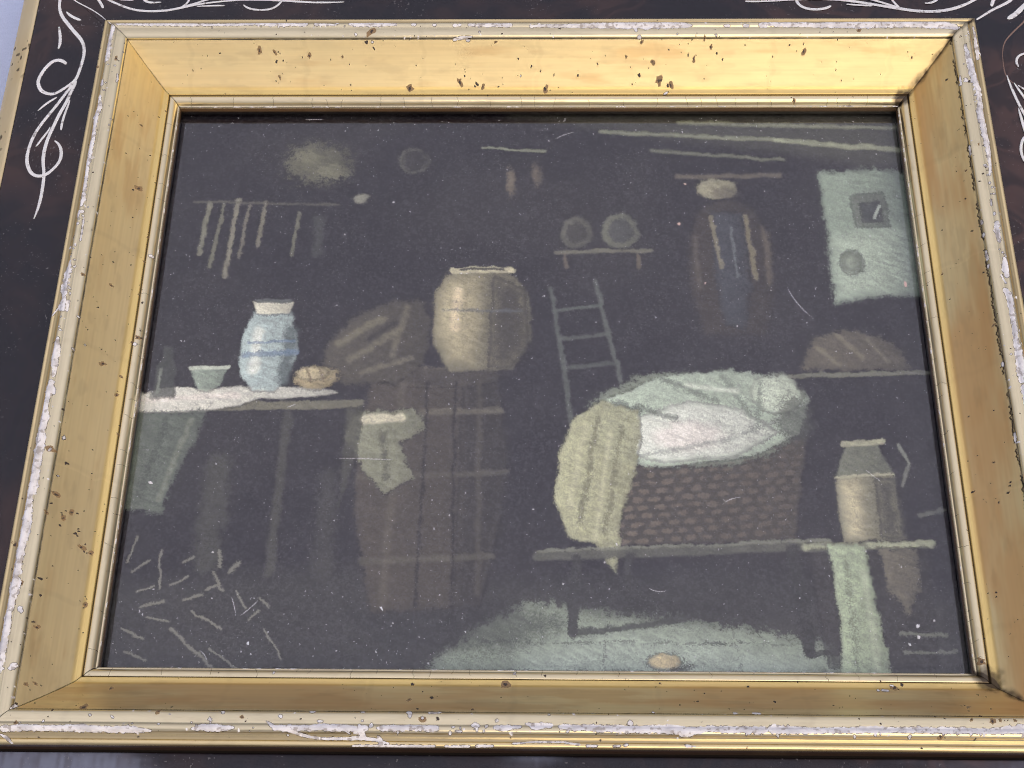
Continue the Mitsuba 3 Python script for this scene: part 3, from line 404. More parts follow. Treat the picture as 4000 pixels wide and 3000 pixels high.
SPOTS=[(0,-97.7,14.57,np.float64(0.45)),(0,-91.9,12.17,np.float64(0.56)),(0,-89.6,12.35,np.float64(0.45)),(0,-80.2,13.49,np.float64(0.37)),(0,-82.7,13.11,np.float64(0.3)),(0,-72.7,12.59,np.float64(0.3)),(0,-57.9,19.2,np.float64(0.9)),(0,-59.8,16.26,np.float64(0.63)),(0,-66.1,11.49,np.float64(0.26)),(0,-27.3,7.27,np.float64(0.6)),(0,-21.2,6.9,np.float64(0.75)),(0,-21.9,6.37,np.float64(0.45)),(0,-19.1,6.2,np.float64(0.37)),(0,-66.0,6.66,np.float64(0.34)),(0,-12.2,18.17,np.float64(0.49)),(0,-92.5,14.26,np.float64(0.34)),(0,-91.1,14.26,np.float64(0.34)),(0,-90.5,13.96,np.float64(0.22)),(0,-91.2,8.49,np.float64(0.22)),(0,-90.0,9.38,np.float64(0.22)),(0,-44.8,16.78,np.float64(0.22)),(0,-14.5,16.36,np.float64(0.22)),(0,-53.9,16.64,np.float64(0.19)),(0,-75.5,6.64,np.float64(0.22)),(0,-68.6,13.23,np.float64(0.19)),(0,-91.3,18.12,np.float64(0.34)),(0,-25.4,10.37,np.float64(0.26)),(0,-45.0,5.79,np.float64(0.67)),(0,-24.1,5.6,np.float64(0.37)),(0,-13.6,6.19,np.float64(0.34)),(0,-2.0,10.91,np.float64(0.52)),(0,1.3,9.9,np.float64(0.3)),(0,14.5,8.89,np.float64(0.49)),(0,2.9,5.64,np.float64(0.75)),(0,21.3,11.54,np.float64(0.34)),(0,36.1,8.98,np.float64(0.75)),(0,43.1,7.6,np.float64(0.67)),(0,43.9,7.71,np.float64(0.45)),(0,46.2,6.51,np.float64(0.6)),(0,47.3,6.48,np.float64(0.56)),(0,46.5,4.62,np.float64(0.37)),(0,46.2,14.67,np.float64(0.34)),(0,40.5,11.97,np.float64(0.37)),(0,41.2,11.58,np.float64(0.3)),(0,39.3,10.61,np.float64(0.26)),(0,55.0,12.65,np.float64(0.34)),(0,63.0,13.86,np.float64(0.45)),(0,65.1,12.49,np.float64(0.41)),(0,60.8,15.2,np.float64(0.3)),(0,72.7,15.58,np.float64(0.34)),(0,8.0,20.36,np.float64(0.75)),(0,31.3,13.13,np.float64(0.22)),(0,24.0,13.39,np.float64(0.22)),(0,33.0,10.8,np.float64(0.22)),(0,36.5,16.23,np.float64(0.3)),(0,-6.7,8.91,np.float64(0.22)),(0,55.8,18.28,np.float64(0.26)),(0,58.4,17.08,np.float64(0.22)),(0,88.2,15.62,np.float64(0.37)),(0,93.0,15.73,np.float64(0.37)),(0,93.2,14.18,np.float64(0.45)),(0,90.8,14.33,np.float64(0.22)),(0,129.5,14.09,np.float64(0.34)),(0,112.0,19.28,np.float64(0.41)),(0,98.4,18.51,np.float64(0.3)),(0,138.1,13.53,np.float64(0.19)),(0,131.0,12.86,np.float64(0.15)),(0,104.7,16.64,np.float64(0.3)),(0,89.7,2.46,np.float64(0.34)),(0,90.6,1.64,np.float64(0.34)),(0,111.4,2.73,np.float64(0.3)),(1,116.4,17.59,np.float64(0.34)),(1,109.1,19.26,np.float64(0.45)),(1,108.5,18.73,np.float64(0.34)),(1,91.6,12.59,np.float64(0.19)),(1,87.8,10.17,np.float64(0.22)),(1,78.3,9.67,np.float64(0.22)),(1,88.5,18.83,np.float64(0.34)),(1,62.8,8.24,np.float64(0.6)),(1,61.3,9.63,np.float64(0.45)),(1,61.0,20.35,np.float64(0.45)),(1,98.0,3.97,np.float64(0.22)),(1,75.5,7.16,np.float64(0.19)),(1,110.3,26.11,np.float64(0.3)),(1,106.6,25.75,np.float64(0.26)),(1,67.5,4.03,np.float64(0.34)),(1,38.4,17.65,np.float64(0.3)),(1,22.2,11.21,np.float64(0.3)),(1,20.1,2.43,np.float64(0.56)),(1,9.6,1.73,np.float64(0.45)),(1,6.9,2.26,np.float64(0.45)),(1,7.1,1.29,np.float64(0.52)),(1,-1.3,11.1,np.float64(0.34)),(1,-6.0,10.18,np.float64(0.41)),(1,3.2,14.86,np.float64(0.26)),(1,3.8,15.34,np.float64(0.22)),(1,-8.1,5.18,np.float64(0.26)),(1,11.6,18.11,np.float64(0.26)),(1,47.3,3.8,np.float64(0.22)),(1,45.4,3.77,np.float64(0.19)),(1,42.7,3.8,np.float64(0.19)),(1,40.7,3.78,np.float64(0.22)),(1,35.7,3.79,np.float64(0.22)),(1,61.1,5.68,np.float64(0.22)),(1,32.7,7.25,np.float64(0.22)),(1,22.8,3.76,np.float64(0.22)),(1,24.9,3.08,np.float64(0.19)),(1,24.0,18.1,np.float64(0.26)),(1,21.2,17.97,np.float64(0.34)),(1,35.7,22.85,np.float64(0.45)),(1,35.4,23.36,np.float64(0.37)),(1,4.9,3.79,np.float64(0.22)),(1,11.4,5.59,np.float64(0.19)),(1,24.1,6.05,np.float64(0.15)),(1,-14.7,5.86,np.float64(0.37)),(1,-23.2,16.36,np.float64(0.22)),(1,-35.8,16.09,np.float64(0.52)),(1,-40.5,18.64,np.float64(0.75)),(1,-43.0,14.59,np.float64(0.75)),(1,-48.0,16.01,np.float64(0.41)),(1,-53.9,15.72,np.float64(0.52)),(1,-57.1,16.4,np.float64(0.41)),(1,-57.7,13.06,np.float64(0.37)),(1,-57.6,11.86,np.float64(0.37)),(1,-57.3,10.57,np.float64(0.41)),(1,-59.3,13.72,np.float64(0.34)),(1,-60.2,13.39,np.float64(0.34)),(1,-62.7,13.82,np.float64(0.45)),(1,-61.9,9.82,np.float64(0.41)),(1,-62.6,9.6,np.float64(0.37)),(1,-63.6,10.31,np.float64(0.52)),(1,-64.1,9.77,np.float64(0.37)),(1,-60.3,16.99,np.float64(0.26)),(1,-51.9,4.57,np.float64(0.3)),(1,-61.1,5.99,np.float64(0.22)),(1,-67.3,8.56,np.float64(0.52)),(1,-68.3,7.76,np.float64(0.37)),(1,-68.5,7.09,np.float64(0.3)),(1,-68.3,6.26,np.float64(0.34)),(1,-13.3,5.77,np.float64(0.3)),(1,-26.6,17.24,np.float64(0.52)),(1,-70.4,24.73,np.float64(0.6)),(1,-78.0,24.25,np.float64(0.45)),(1,-25.0,3.82,np.float64(0.22)),(1,-28.2,3.77,np.float64(0.22)),(1,-74.5,8.41,np.float64(0.22)),(1,-80.4,16.05,np.float64(0.67)),(1,-82.8,20.17,np.float64(0.41)),(1,-85.3,15.37,np.float64(0.52)),(1,-93.4,15.86,np.float64(0.52)),(1,-94.7,14.99,np.float64(0.34)),(1,-82.4,5.53,np.float64(0.26)),(1,-83.5,6.97,np.float64(0.26)),(1,-84.2,5.61,np.float64(0.37)),(1,-85.2,5.93,np.float64(0.37)),(1,-92.7,5.16,np.float64(0.34)),(1,-111.3,15.43,np.float64(0.26)),(1,-110.6,12.24,np.float64(0.26)),(1,-111.7,14.76,np.float64(0.19)),(1,-110.5,13.5,np.float64(0.22)),(1,-102.9,1.11,np.float64(0.49)),(1,-117.2,16.52,np.float64(0.45)),(2,-124.7,16.17,np.float64(0.75)),(2,-132.6,17.56,np.float64(0.45)),(2,-139.3,14.6,np.float64(0.45)),(2,-103.1,17.63,np.float64(0.37)),(2,-133.3,19.51,np.float64(0.3)),(2,-127.1,15.45,np.float64(0.3)),(2,-79.8,19.23,np.float64(0.34)),(2,-114.3,16.19,np.float64(0.26)),(2,-127.1,20.79,np.float64(0.34)),(2,-142.1,21.2,np.float64(0.34)),(2,-135.6,24.8,np.float64(0.34)),(2,-91.1,2.18,np.float64(0.34)),(2,-120.8,8.12,np.float64(0.34)),(2,-108.1,24.43,np.float64(0.45)),(2,-34.6,5.56,np.float64(0.75)),(2,-8.0,5.33,np.float64(0.82)),(2,-28.7,11.0,np.float64(0.75)),(2,-31.4,8.48,np.float64(0.34)),(2,-34.9,11.89,np.float64(0.34)),(2,-31.9,15.78,np.float64(0.56)),(2,-26.0,19.27,np.float64(0.71)),(2,-30.2,19.18,np.float64(0.52)),(2,-63.6,19.59,np.float64(0.37)),(2,-9.0,10.72,np.float64(0.34)),(2,-16.7,15.85,np.float64(0.34)),(2,-48.6,19.16,np.float64(0.26)),(2,3.4,2.61,np.float64(0.52)),(2,48.6,8.31,np.float64(0.34)),(2,46.1,11.68,np.float64(0.52)),(2,61.5,5.49,np.float64(0.56)),(2,58.4,14.84,np.float64(0.3)),(2,18.5,24.33,np.float64(0.41)),(2,45.9,7.06,np.float64(0.26)),(2,53.5,7.36,np.float64(0.26)),(2,17.4,19.99,np.float64(0.34)),(2,38.0,7.71,np.float64(0.19)),(2,36.2,4.71,np.float64(0.26)),(2,67.6,11.58,np.float64(0.56)),(2,105.3,4.43,np.float64(0.67)),(2,103.0,5.55,np.float64(0.6)),(2,104.0,6.15,np.float64(0.34)),(2,88.9,18.27,np.float64(0.37)),(2,124.9,18.65,np.float64(0.56)),(2,122.3,16.85,np.float64(0.49)),(2,125.6,8.07,np.float64(0.37)),(2,110.3,22.91,np.float64(0.49)),(2,105.2,25.84,np.float64(0.45)),(2,119.7,23.44,np.float64(0.45)),(2,85.9,13.63,np.float64(0.22)),(2,85.0,13.89,np.float64(0.22)),(2,120.0,12.51,np.float64(0.3)),(2,120.6,13.22,np.float64(0.3)),(2,121.5,12.83,np.float64(0.22)),(2,126.6,13.88,np.float64(0.37)),(2,126.9,18.39,np.float64(0.26)),(2,128.2,18.45,np.float64(0.26)),(2,129.1,18.37,np.float64(0.26)),(2,131.0,18.35,np.float64(0.26)),(2,94.6,19.67,np.float64(0.41)),(2,112.1,17.99,np.float64(0.34)),(2,119.3,18.21,np.float64(0.26)),(2,119.1,5.48,np.float64(0.22)),(3,103.3,14.4,np.float64(0.67)),(3,72.3,19.91,np.float64(0.19)),(3,62.9,20.91,np.float64(0.37)),(3,61.7,21.19,np.float64(0.3)),(3,60.4,19.66,np.float64(0.49)),(3,57.5,18.29,np.float64(0.45)),(3,91.0,20.84,np.float64(0.22)),(3,88.4,21.37,np.float64(0.22)),(3,90.0,20.89,np.float64(0.19)),(3,88.6,17.96,np.float64(0.3)),(3,64.0,15.55,np.float64(0.19)),(3,60.7,14.74,np.float64(0.22)),(3,98.7,20.11,np.float64(0.82)),(3,118.5,20.03,np.float64(0.45)),(3,53.9,14.37,np.float64(0.37)),(3,40.9,14.7,np.float64(0.49)),(3,30.5,6.21,np.float64(0.15)),(3,-5.1,19.43,np.float64(0.37)),(3,21.5,20.76,np.float64(0.37)),(3,4.7,16.19,np.float64(0.22)),(3,27.6,1.47,np.float64(0.26)),(3,-46.8,6.19,np.float64(0.56)),(3,-47.8,14.5,np.float64(0.37)),(3,-48.8,14.27,np.float64(0.45)),(3,-50.7,13.69,np.float64(0.52)),(3,-52.7,11.43,np.float64(0.34)),(3,-51.2,10.95,np.float64(0.22)),(3,-45.9,10.32,np.float64(0.19)),(3,-39.8,11.62,np.float64(0.15)),(3,-90.9,3.6,np.float64(0.19)),(3,-83.4,0.77,np.float64(0.26)),(3,-99.1,2.07,np.float64(0.67))]
FLAKES=[(0,-63.4,18.07,np.float64(0.52)),(0,-57.7,16.4,np.float64(0.34)),(0,-20.0,19.03,np.float64(0.34)),(0,62.5,17.62,np.float64(0.37)),(0,49.0,18.06,np.float64(0.22)),(0,-5.7,8.82,np.float64(0.19)),(1,106.1,19.33,np.float64(0.34)),(1,83.4,17.57,np.float64(0.22)),(1,80.8,17.86,np.float64(0.22)),(1,112.5,17.5,np.float64(0.22)),(1,38.3,1.93,np.float64(0.63)),(1,4.4,2.82,np.float64(0.6)),(1,0.6,21.83,np.float64(0.37)),(1,6.0,17.29,np.float64(0.34)),(1,26.6,21.27,np.float64(0.3)),(1,24.2,20.87,np.float64(0.41)),(1,16.1,21.34,np.float64(0.45)),(1,-5.5,17.18,np.float64(0.34)),(1,-2.3,14.87,np.float64(0.19)),(1,-35.3,16.03,np.float64(0.45)),(1,-40.5,18.64,np.float64(0.45)),(1,-47.9,15.94,np.float64(0.22)),(1,-107.6,18.69,np.float64(1.12)),(1,-90.7,19.11,np.float64(0.75)),(2,-88.5,19.89,np.float64(0.52)),(2,-85.2,17.77,np.float64(0.52)),(2,-121.8,19.01,np.float64(0.34)),(2,-148.1,13.71,np.float64(0.34)),(2,-134.5,20.75,np.float64(0.34)),(2,-36.8,22.99,np.float64(0.34)),(2,-30.2,19.01,np.float64(0.34)),(2,-9.9,19.51,np.float64(0.45)),(2,-75.2,2.16,np.float64(0.34)),(2,4.5,17.68,np.float64(0.3)),(2,33.0,16.47,np.float64(0.37)),(2,-5.4,1.53,np.float64(0.52)),(2,36.8,19.17,np.float64(0.22)),(2,55.6,16.54,np.float64(0.52)),(2,102.4,4.78,np.float64(0.37)),(2,102.1,23.07,np.float64(0.45)),(3,99.0,19.19,np.float64(0.82)),(3,92.8,21.55,np.float64(0.37)),(3,106.2,19.33,np.float64(0.19)),(3,-7.0,19.17,np.float64(0.3))]
STROKES=[('L',[(-173.4,143.5,0.47),(-173.3,141.9,0.5),(-173.1,139.8,0.5),(-172.3,136.9,0.54),(-171.0,134.3,0.57),(-168.7,131.2,0.61),(-166.0,127.8,0.61),(-163.5,124.8,0.64),(-161.7,121.7,0.57),(-161.1,119.7,0.57),(-160.8,116.7,0.54),(-161.0,112.9,0.5),(-161.5,108.7,0.5),(-162.4,105.5,0.54),(-164.8,102.8,0.47),(-167.2,100.6,0.5),(-169.2,99.6,0.5),(-171.4,99.9,0.57),(-173.1,100.8,0.61),(-174.6,103.0,0.61),(-175.2,105.2,0.57),(-174.9,107.5,0.57),(-174.0,110.2,0.57),(-172.8,112.4,0.61),(-171.3,114.1,0.61),(-169.3,114.6,0.64),(-167.7,114.0,0.61),(-166.3,112.7,0.36)]),('L',[(-170.1,136.9,0.21),(-167.9,134.8,0.5),(-165.4,133.4,0.5),(-164.1,132.9,0.18)]),('L',[(-171.7,129.9,0.25),(-170.9,126.8,0.47),(-170.3,123.8,0.5),(-170.2,121.2,0.43),(-170.4,119.6,0.18)]),('L',[(-162.3,104.3,0.45),(-163.5,102.2,0.5),(-165.1,98.8,0.5),(-167.4,93.9,0.5),(-169.7,89.4,0.5),(-171.7,85.0,0.5),(-173.1,80.5,0.5),(-173.7,76.2,0.5),(-173.6,71.5,0.56),(-172.2,67.5,0.56),(-170.2,65.2,0.56),(-168.4,64.7,0.56),(-166.1,65.4,0.56),(-164.1,67.5,0.5),(-162.5,70.4,0.5),(-162.2,74.0,0.53),(-163.1,76.9,0.45),(-164.4,78.7,0.33),(-165.4,79.4,0.22)]),('L',[(-161.9,105.6,0.39),(-162.1,103.3,0.45),(-162.9,100.3,0.5),(-163.8,96.1,0.56),(-165.2,91.6,0.56),(-166.3,87.2,0.56),(-167.4,82.4,0.56),(-168.0,78.7,0.56),(-168.2,75.1,0.56),(-168.0,71.5,0.56),(-167.3,67.9,0.5),(-166.7,64.7,0.5),(-166.4,60.8,0.5),(-166.3,55.5,0.5),(-166.6,51.3,0.39),(-167.3,47.2,0.14)]),('L',[(-167.4,98.2,0.14),(-168.5,97.3,0.33),(-170.4,95.6,0.39),(-171.9,93.9,0.33),(-173.2,92.2,0.14)]),('L',[(-162.7,97.1,0.11),(-163.1,93.9,0.33),(-163.7,89.8,0.39),(-163.9,86.1,0.39),(-163.8,83.8,0.28)]),('L',[(-167.8,85.3,0.11),(-168.6,82.7,0.33),(-169.5,80.9,0.39),(-170.6,78.5,0.33),(-171.5,76.7,0.14)]),('T',[(-160.9,144.1,0.31),(-158.8,141.8,0.47),(-157.6,139.8,0.47),(-156.9,138.4,0.31)]),('T',[(-159.2,144.6,0.39),(-155.4,142.3,0.43),(-150.2,139.5,0.43),(-144.6,137.5,0.43),(-138.5,137.0,0.47),(-132.8,137.5,0.47),(-128.2,138.7,0.47),(-121.8,140.3,0.35),(-113.2,141.6,0.31),(-107.5,142.1,0.31),(-100.1,142.1,0.31),(-92.2,141.8,0.39),(-84.7,141.2,0.39),(-78.2,140.9,0.35),(-69.7,141.1,0.16)]),('T',[(-128.6,138.7,0.31),(-123.2,140.8,0.35),(-119.8,142.2,0.35),(-116.9,143.4,0.31)]),('T',[(-128.6,138.7,0.31),(-126.3,141.7,0.35),(-125.9,143.4,0.31)]),('T',[(-123.0,139.1,0.16),(-118.2,139.4,0.31),(-112.7,139.5,0.23)]),('T',[(-106.1,139.8,0.23),(-103.7,138.1,0.39),(-99.7,137.4,0.39),(-95.4,138.2,0.39),(-93.2,140.2,0.39),(-92.3,142.1,0.35),(-92.4,144.4,0.35)]),('T',[(-142.9,142.9,0.23),(-141.9,141.7,0.47),(-139.4,141.0,0.39),(-136.1,141.1,0.16)]),('T',[(-152.8,142.6,0.16),(-149.7,142.3,0.31),(-146.3,142.1,0.23)]),('R',[(74.6,140.9,0.3),(83.4,141.0,0.3),(90.6,141.5,0.34),(100.1,141.8,0.34),(108.7,141.4,0.43),(114.3,140.6,0.51),(121.3,139.1,0.51),(128.2,137.6,0.6),(135.1,136.3,0.6),(141.3,136.0,0.6),(148.5,137.3,0.6),(153.5,139.5,0.51),(158.1,142.3,0.43)]),('R',[(92.9,144.1,0.43),(93.0,141.6,0.51),(94.0,139.1,0.51),(96.5,137.5,0.51),(100.2,137.1,0.51),(103.6,137.8,0.51),(105.2,138.8,0.34)]),('R',[(110.6,139.4,0.17),(115.1,139.0,0.34),(119.8,138.6,0.21)]),('R',[(118.2,142.1,0.34),(122.4,140.6,0.39),(126.0,139.1,0.39),(129.6,137.6,0.34)]),('R',[(126.6,142.7,0.34),(127.6,140.5,0.39),(129.4,137.8,0.34)]),('R',[(138.6,139.8,0.26),(141.3,140.2,0.43),(143.6,141.7,0.34)]),('R',[(163.9,142.6,0.43),(163.0,140.7,0.6),(162.1,138.1,0.43)]),('E',[(166.8,132.4,0.34),(168.7,133.5,0.86),(171.4,135.9,0.86),(174.6,140.1,0.34)]),('E',[(163.1,107.2,0.15),(163.7,103.1,0.35),(164.6,98.4,0.45),(165.7,93.8,0.45),(167.3,88.5,0.5),(169.0,82.0,0.5)]),('E',[(165.1,103.8,0.15),(166.5,100.4,0.4),(168.0,96.8,0.4),(170.2,90.5,0.4)]),('E',[(166.3,102.8,0.2),(168.6,100.9,0.35),(171.6,99.8,0.35)]),('E',[(167.8,110.7,0.25),(167.3,112.6,0.4),(167.9,114.8,0.4),(169.4,116.2,0.4),(171.5,116.7,0.4),(173.5,115.3,0.4)]),('E',[(165.0,92.9,0.15),(165.3,89.8,0.4),(165.6,85.9,0.45),(166.0,81.4,0.3)]),('E',[(170.1,82.7,0.4),(167.4,82.0,0.45),(165.0,80.1,0.45),(163.8,77.5,0.45),(163.3,74.7,0.45),(163.6,71.8,0.45),(164.9,68.9,0.45),(167.8,67.4,0.45)]),('F',[(173.6,132.8,0.25),(172.2,130.8,0.3),(170.0,128.5,0.25),(167.4,125.7,0.25),(165.1,122.8,0.2),(163.5,118.8,0.15),(162.9,114.7,0.1),(162.7,111.2,0.15),(162.9,107.8,0.2),(164.0,105.1,0.15),(166.1,103.1,0.2)]),('M',[(-155.1,132.9,0.11),(-157.7,135.3,0.16),(-161.0,137.8,0.21),(-164.4,139.9,0.21),(-166.6,141.3,0.21),(-168.9,143.2,0.25)]),('M',[(156.0,132.3,0.3),(158.3,133.9,0.37),(162.8,137.1,0.45),(167.3,139.7,0.52),(171.0,143.0,0.52)])]

# ---------------------------------------------------------------- the cloth it lies on
n = 220
g = np.linspace(-1, 1, n)
g = np.sign(g) * np.abs(g) ** 1.6 * 0.9
X, Y = np.meshgrid(g, g, indexing='ij')
far = np.clip((np.maximum(np.abs(X) / 0.19, np.abs(Y) / 0.165) - 1) * 3, 0, 1)
Z = -0.0155 + far * 0.006 * (meshkit.fbm(np.stack([X * 9, Y * 9, X * 0], -1), 4, 5) - 0.5) * 1.4
i, j = np.meshgrid(np.arange(n - 1), np.arange(n - 1), indexing='ij')
a = (i * n + j).ravel()
put('cloth', tri(np.stack([X, Y, Z], -1).reshape(-1, 3), np.vstack([np.stack([a, a + n, a + n + 1], 1), np.stack([a, a + n + 1, a + 1], 1)])), 'cloth_fabric', smooth=True)
labels['cloth'] = dict(label='pale blue woven cloth that the framed picture lies on', kind='structure')

# ---------------------------------------------------------------- the framed picture
F = 'framed_picture'
labels[F] = dict(label='old dark lacquered picture frame with chipped gilt inner moulding round a dim colour print', category='picture frame')

PROFILE = [(0.12, -3.9), (0.12, -0.35), (0.18, -0.1), (0.42, 0.06), (0.75, 0.12), (0.85, 0.35), (1.0, 0.85), (1.25, 1.35), (1.6, 1.78), (2.0, 2.08), (2.5, 2.27), (3.0, 2.32), (3.4, 2.2), (3.6, 2.02),
           (3.68, 2.1), (3.78, 2.5), (4.0, 2.72), (4.6, 2.85), (5.3, 3.0), (5.8, 3.3)]
PROFILE += [(6.15 + 10.7 * t, 3.75 + 12.65 * (0.86 * t + 0.14 * t * t)) for t in np.arange(23) / 22]
PROFILE += [(16.95, 16.25), (17.05, 16.3), (17.1, 16.7), (17.25, 17.1), (17.5, 17.45), (17.85, 17.72), (18.3, 17.92), (18.9, 18.03), (19.6, 18.03), (20.2, 17.95), (20.7, 17.86), (20.95, 17.95), (21.3, 18.25), (21.7, 18.46),
            (22.15, 18.52), (22.55, 18.42), (22.9, 18.12), (23.15, 17.7), (23.4, 17.2), (23.7, 16.75), (24.1, 16.4), (24.6, 16.22), (24.95, 16.22), (25.15, 16.36), (25.45, 16.5), (25.8, 16.5),
            (26.15, 16.35), (26.4, 16.05), (26.55, 15.6), (26.6, 15.2), (26.6, 10.0)]
PROF = np.array(PROFILE)
RAIL = [(27.35, -15.0), (27.35, 10.2), (27.5, 10.48), (27.85, 10.6), (34, 10.62), (40, 10.6), (47, 10.62), (53.2, 10.6), (53.7, 10.45), (53.85, 10.2), (53.85, -15.0)]
EDGE = [(53.9, 9.0), (53.95, 10.35), (54.3, 10.62), (55.0, 10.6), (56.2, 10.1), (58.2, 9.2), (60.0, 8.2), (60.9, 7.4), (61.35, 6.2), (61.5, 4.5), (61.5, -14.5)]
WHERE = ('far', 'left', 'near', 'right')

rail_key, gilt_key = {}, {}
for r in range(4):
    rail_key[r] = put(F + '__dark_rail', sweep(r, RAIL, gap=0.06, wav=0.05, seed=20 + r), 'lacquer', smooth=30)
    put(F + '__gilt_edge', sweep(r, EDGE, gap=0.04, wav=0.05, seed=30 + r), 'edge_gilding', smooth=40)
    gilt_key[r] = put(F + '__gilt_moulding', sweep(r, PROFILE, gap=0.07, wav=0.05, seed=40 + r), 'gold_leaf', smooth=32)

# carcass under the mouldings: closes the joints and holds the glass
def slab(x0, x1, y0, y1, z0, z1):
    m = trimesh.creation.box((x1 - x0, y1 - y0, z1 - z0))
    m.apply_translation(((x0 + x1) / 2, (y0 + y1) / 2, (z0 + z1) / 2))
    m.apply_scale(MM)
    return m


def ring(o0, o1, z0, z1):
    return [slab(-HW - o1, HW + o1, s * HH + (o0 if s > 0 else -o1), s * HH + (o1 if s > 0 else -o0), z0, z1) for s in (1, -1)] + \
           [slab(s * HW + (o0 if s > 0 else -o1), s * HW + (o1 if s > 0 else -o0), -HH - o0, HH + o0, z0, z1) for s in (1, -1)]


put(F + '__carcass', trimesh.util.concatenate(ring(4.0, 53.5, -14.8, 2.0) + ring(19.0, 53.5, 2.1, 9.6)), 'dark_board')
put(F + '__backing_board', slab(-HW - 3.9, HW + 3.9, -HH - 3.9, HH + 3.9, -9.5, -7.4), 'dark_board')
pv = np.array([(-HW - 3.8, -HH - 3.8, -7.2), (HW + 3.8, -HH - 3.8, -7.2), (HW + 3.8, HH + 3.8, -7.2), (-HW - 3.8, HH + 3.8, -7.2)]) * MM
PRINT = put(F + '__print', tri(pv, [(0, 1, 2), (0, 2, 3)]), 'ink_on_paper')
labels[PRINT] = dict(label='dark faded colour print of a dim rustic room under the glass')
gv = pv.copy()
gv[:, 2] = -4.7 * MM
GLASS = put(F + '__glass_pane', tri(gv, [(0, 1, 2), (0, 2, 3)]), 'pane')
labels[GLASS] = dict(label='dusty reflecting glass pane over the dark print')

# ---------------------------------------------------------------- wear: shapes draped on the moulding's own surface
SEG_N = np.diff(PROF, axis=0)
SEG_N = np.stack([-SEG_N[:, 1], SEG_N[:, 0]], 1) / np.maximum(np.linalg.norm(SEG_N, axis=1, keepdims=True), 1e-9)
VN = np.vstack([SEG_N[:1], SEG_N[:-1] + SEG_N[1:], SEG_N[-1:]])
VN /= np.linalg.norm(VN, axis=1, keepdims=True)


def pieces(g):
    if g.is_empty: return []
    return [q for q in getattr(g, 'geoms', [g]) if q.geom_type == 'Polygon' and q.area > 1e-5]


def drape(r, shape, lift):
    """A flat outline in (u, o) laid on the moulding of side r, lifted off its surface by so many mm."""
    L = half(r)
    shape = shape.intersection(Polygon([(-L - 0.2, 0.2), (L + 0.2, 0.2), (L + 26.3, 26.5), (-L - 26.3, 26.5)]))
    vs, fs, at = [], [], 0
    for k in range(1, len(PROF) - 2):
        o0, o1 = PROF[k, 0], PROF[k + 1, 0]
        if o1 - o0 < 1e-4: continue
        b = shape.bounds
        if not b or b[3] < o0 or b[1] > o1: continue
        for q in pieces(shape.intersection(box(-400, o0, 400, o1))):
            try:
                v2, f2 = trimesh.creation.triangulate_polygon(q, engine='earcut')
            except Exception:
                continue
            t = (v2[:, 1] - o0) / (o1 - o0)
            z = PROF[k, 1] + t * (PROF[k + 1, 1] - PROF[k, 1])
            nn = VN[k] * (1 - t[:, None]) + VN[k + 1] * t[:, None]
            vs.append(place(r, v2[:, 0], v2[:, 1] + nn[:, 0] * lift, z + nn[:, 1] * lift))
            fs.append(f2 + at)
            at += len(v2)
    return tri(np.vstack(vs), np.vstack(fs)) if vs else None


def ribbon(pts, seed, rag=0.3, step=0.3):
    """A ragged stroke through (u, o, half width) points, as an outline."""
    P = np.asarray(pts, float)
    s = np.r_[0, np.cumsum(np.linalg.norm(np.diff(P[:, :2], axis=0), axis=1))]
    m = max(6, int(s[-1] / step) + 1)
    t = np.linspace(0, s[-1], m)
    c = np.stack([np.interp(t, s, P[:, k]) for k in range(3)], 1)
    d = np.gradient(c[:, :2], axis=0)
    d /= np.linalg.norm(d, axis=1, keepdims=True) + 1e-9
    nrm = np.stack([-d[:, 1], d[:, 0]], 1)
    cap = np.sqrt(np.clip(np.minimum(t, s[-1] - t) / np.maximum(c[:, 2], 0.05) + 0.12, 0, 1))
    wa, wb = (c[:, 2] * cap * (1 + rag * (2.6 * vary(seed + q, t * 1.1) + 2.0 * vary(seed + q + 5, t * 3.3))) for q in (0, 1))
    w = np.maximum(np.stack([wa, wb]), 0.04)
    g = Polygon(np.vstack([c[:, :2] + nrm * w[0][:, None], (c[:, :2] - nrm * w[1][:, None])[::-1]])).buffer(0)
    return g


def blot(u, o, rad, seed):
    q = np.random.default_rng(seed)
    k = 11
    a = np.arange(k) / k * 2 * np.pi
    rr = rad * (1 + 0.28 * q.standard_normal(k).clip(-1.4, 1.4)) * (1 + q.uniform(0, 0.35) * np.cos(2 * (a - q.uniform(0, 3))))
    return Polygon(np.stack([u + rr * np.cos(a), o + rr * np.sin(a)], 1)).buffer(0)


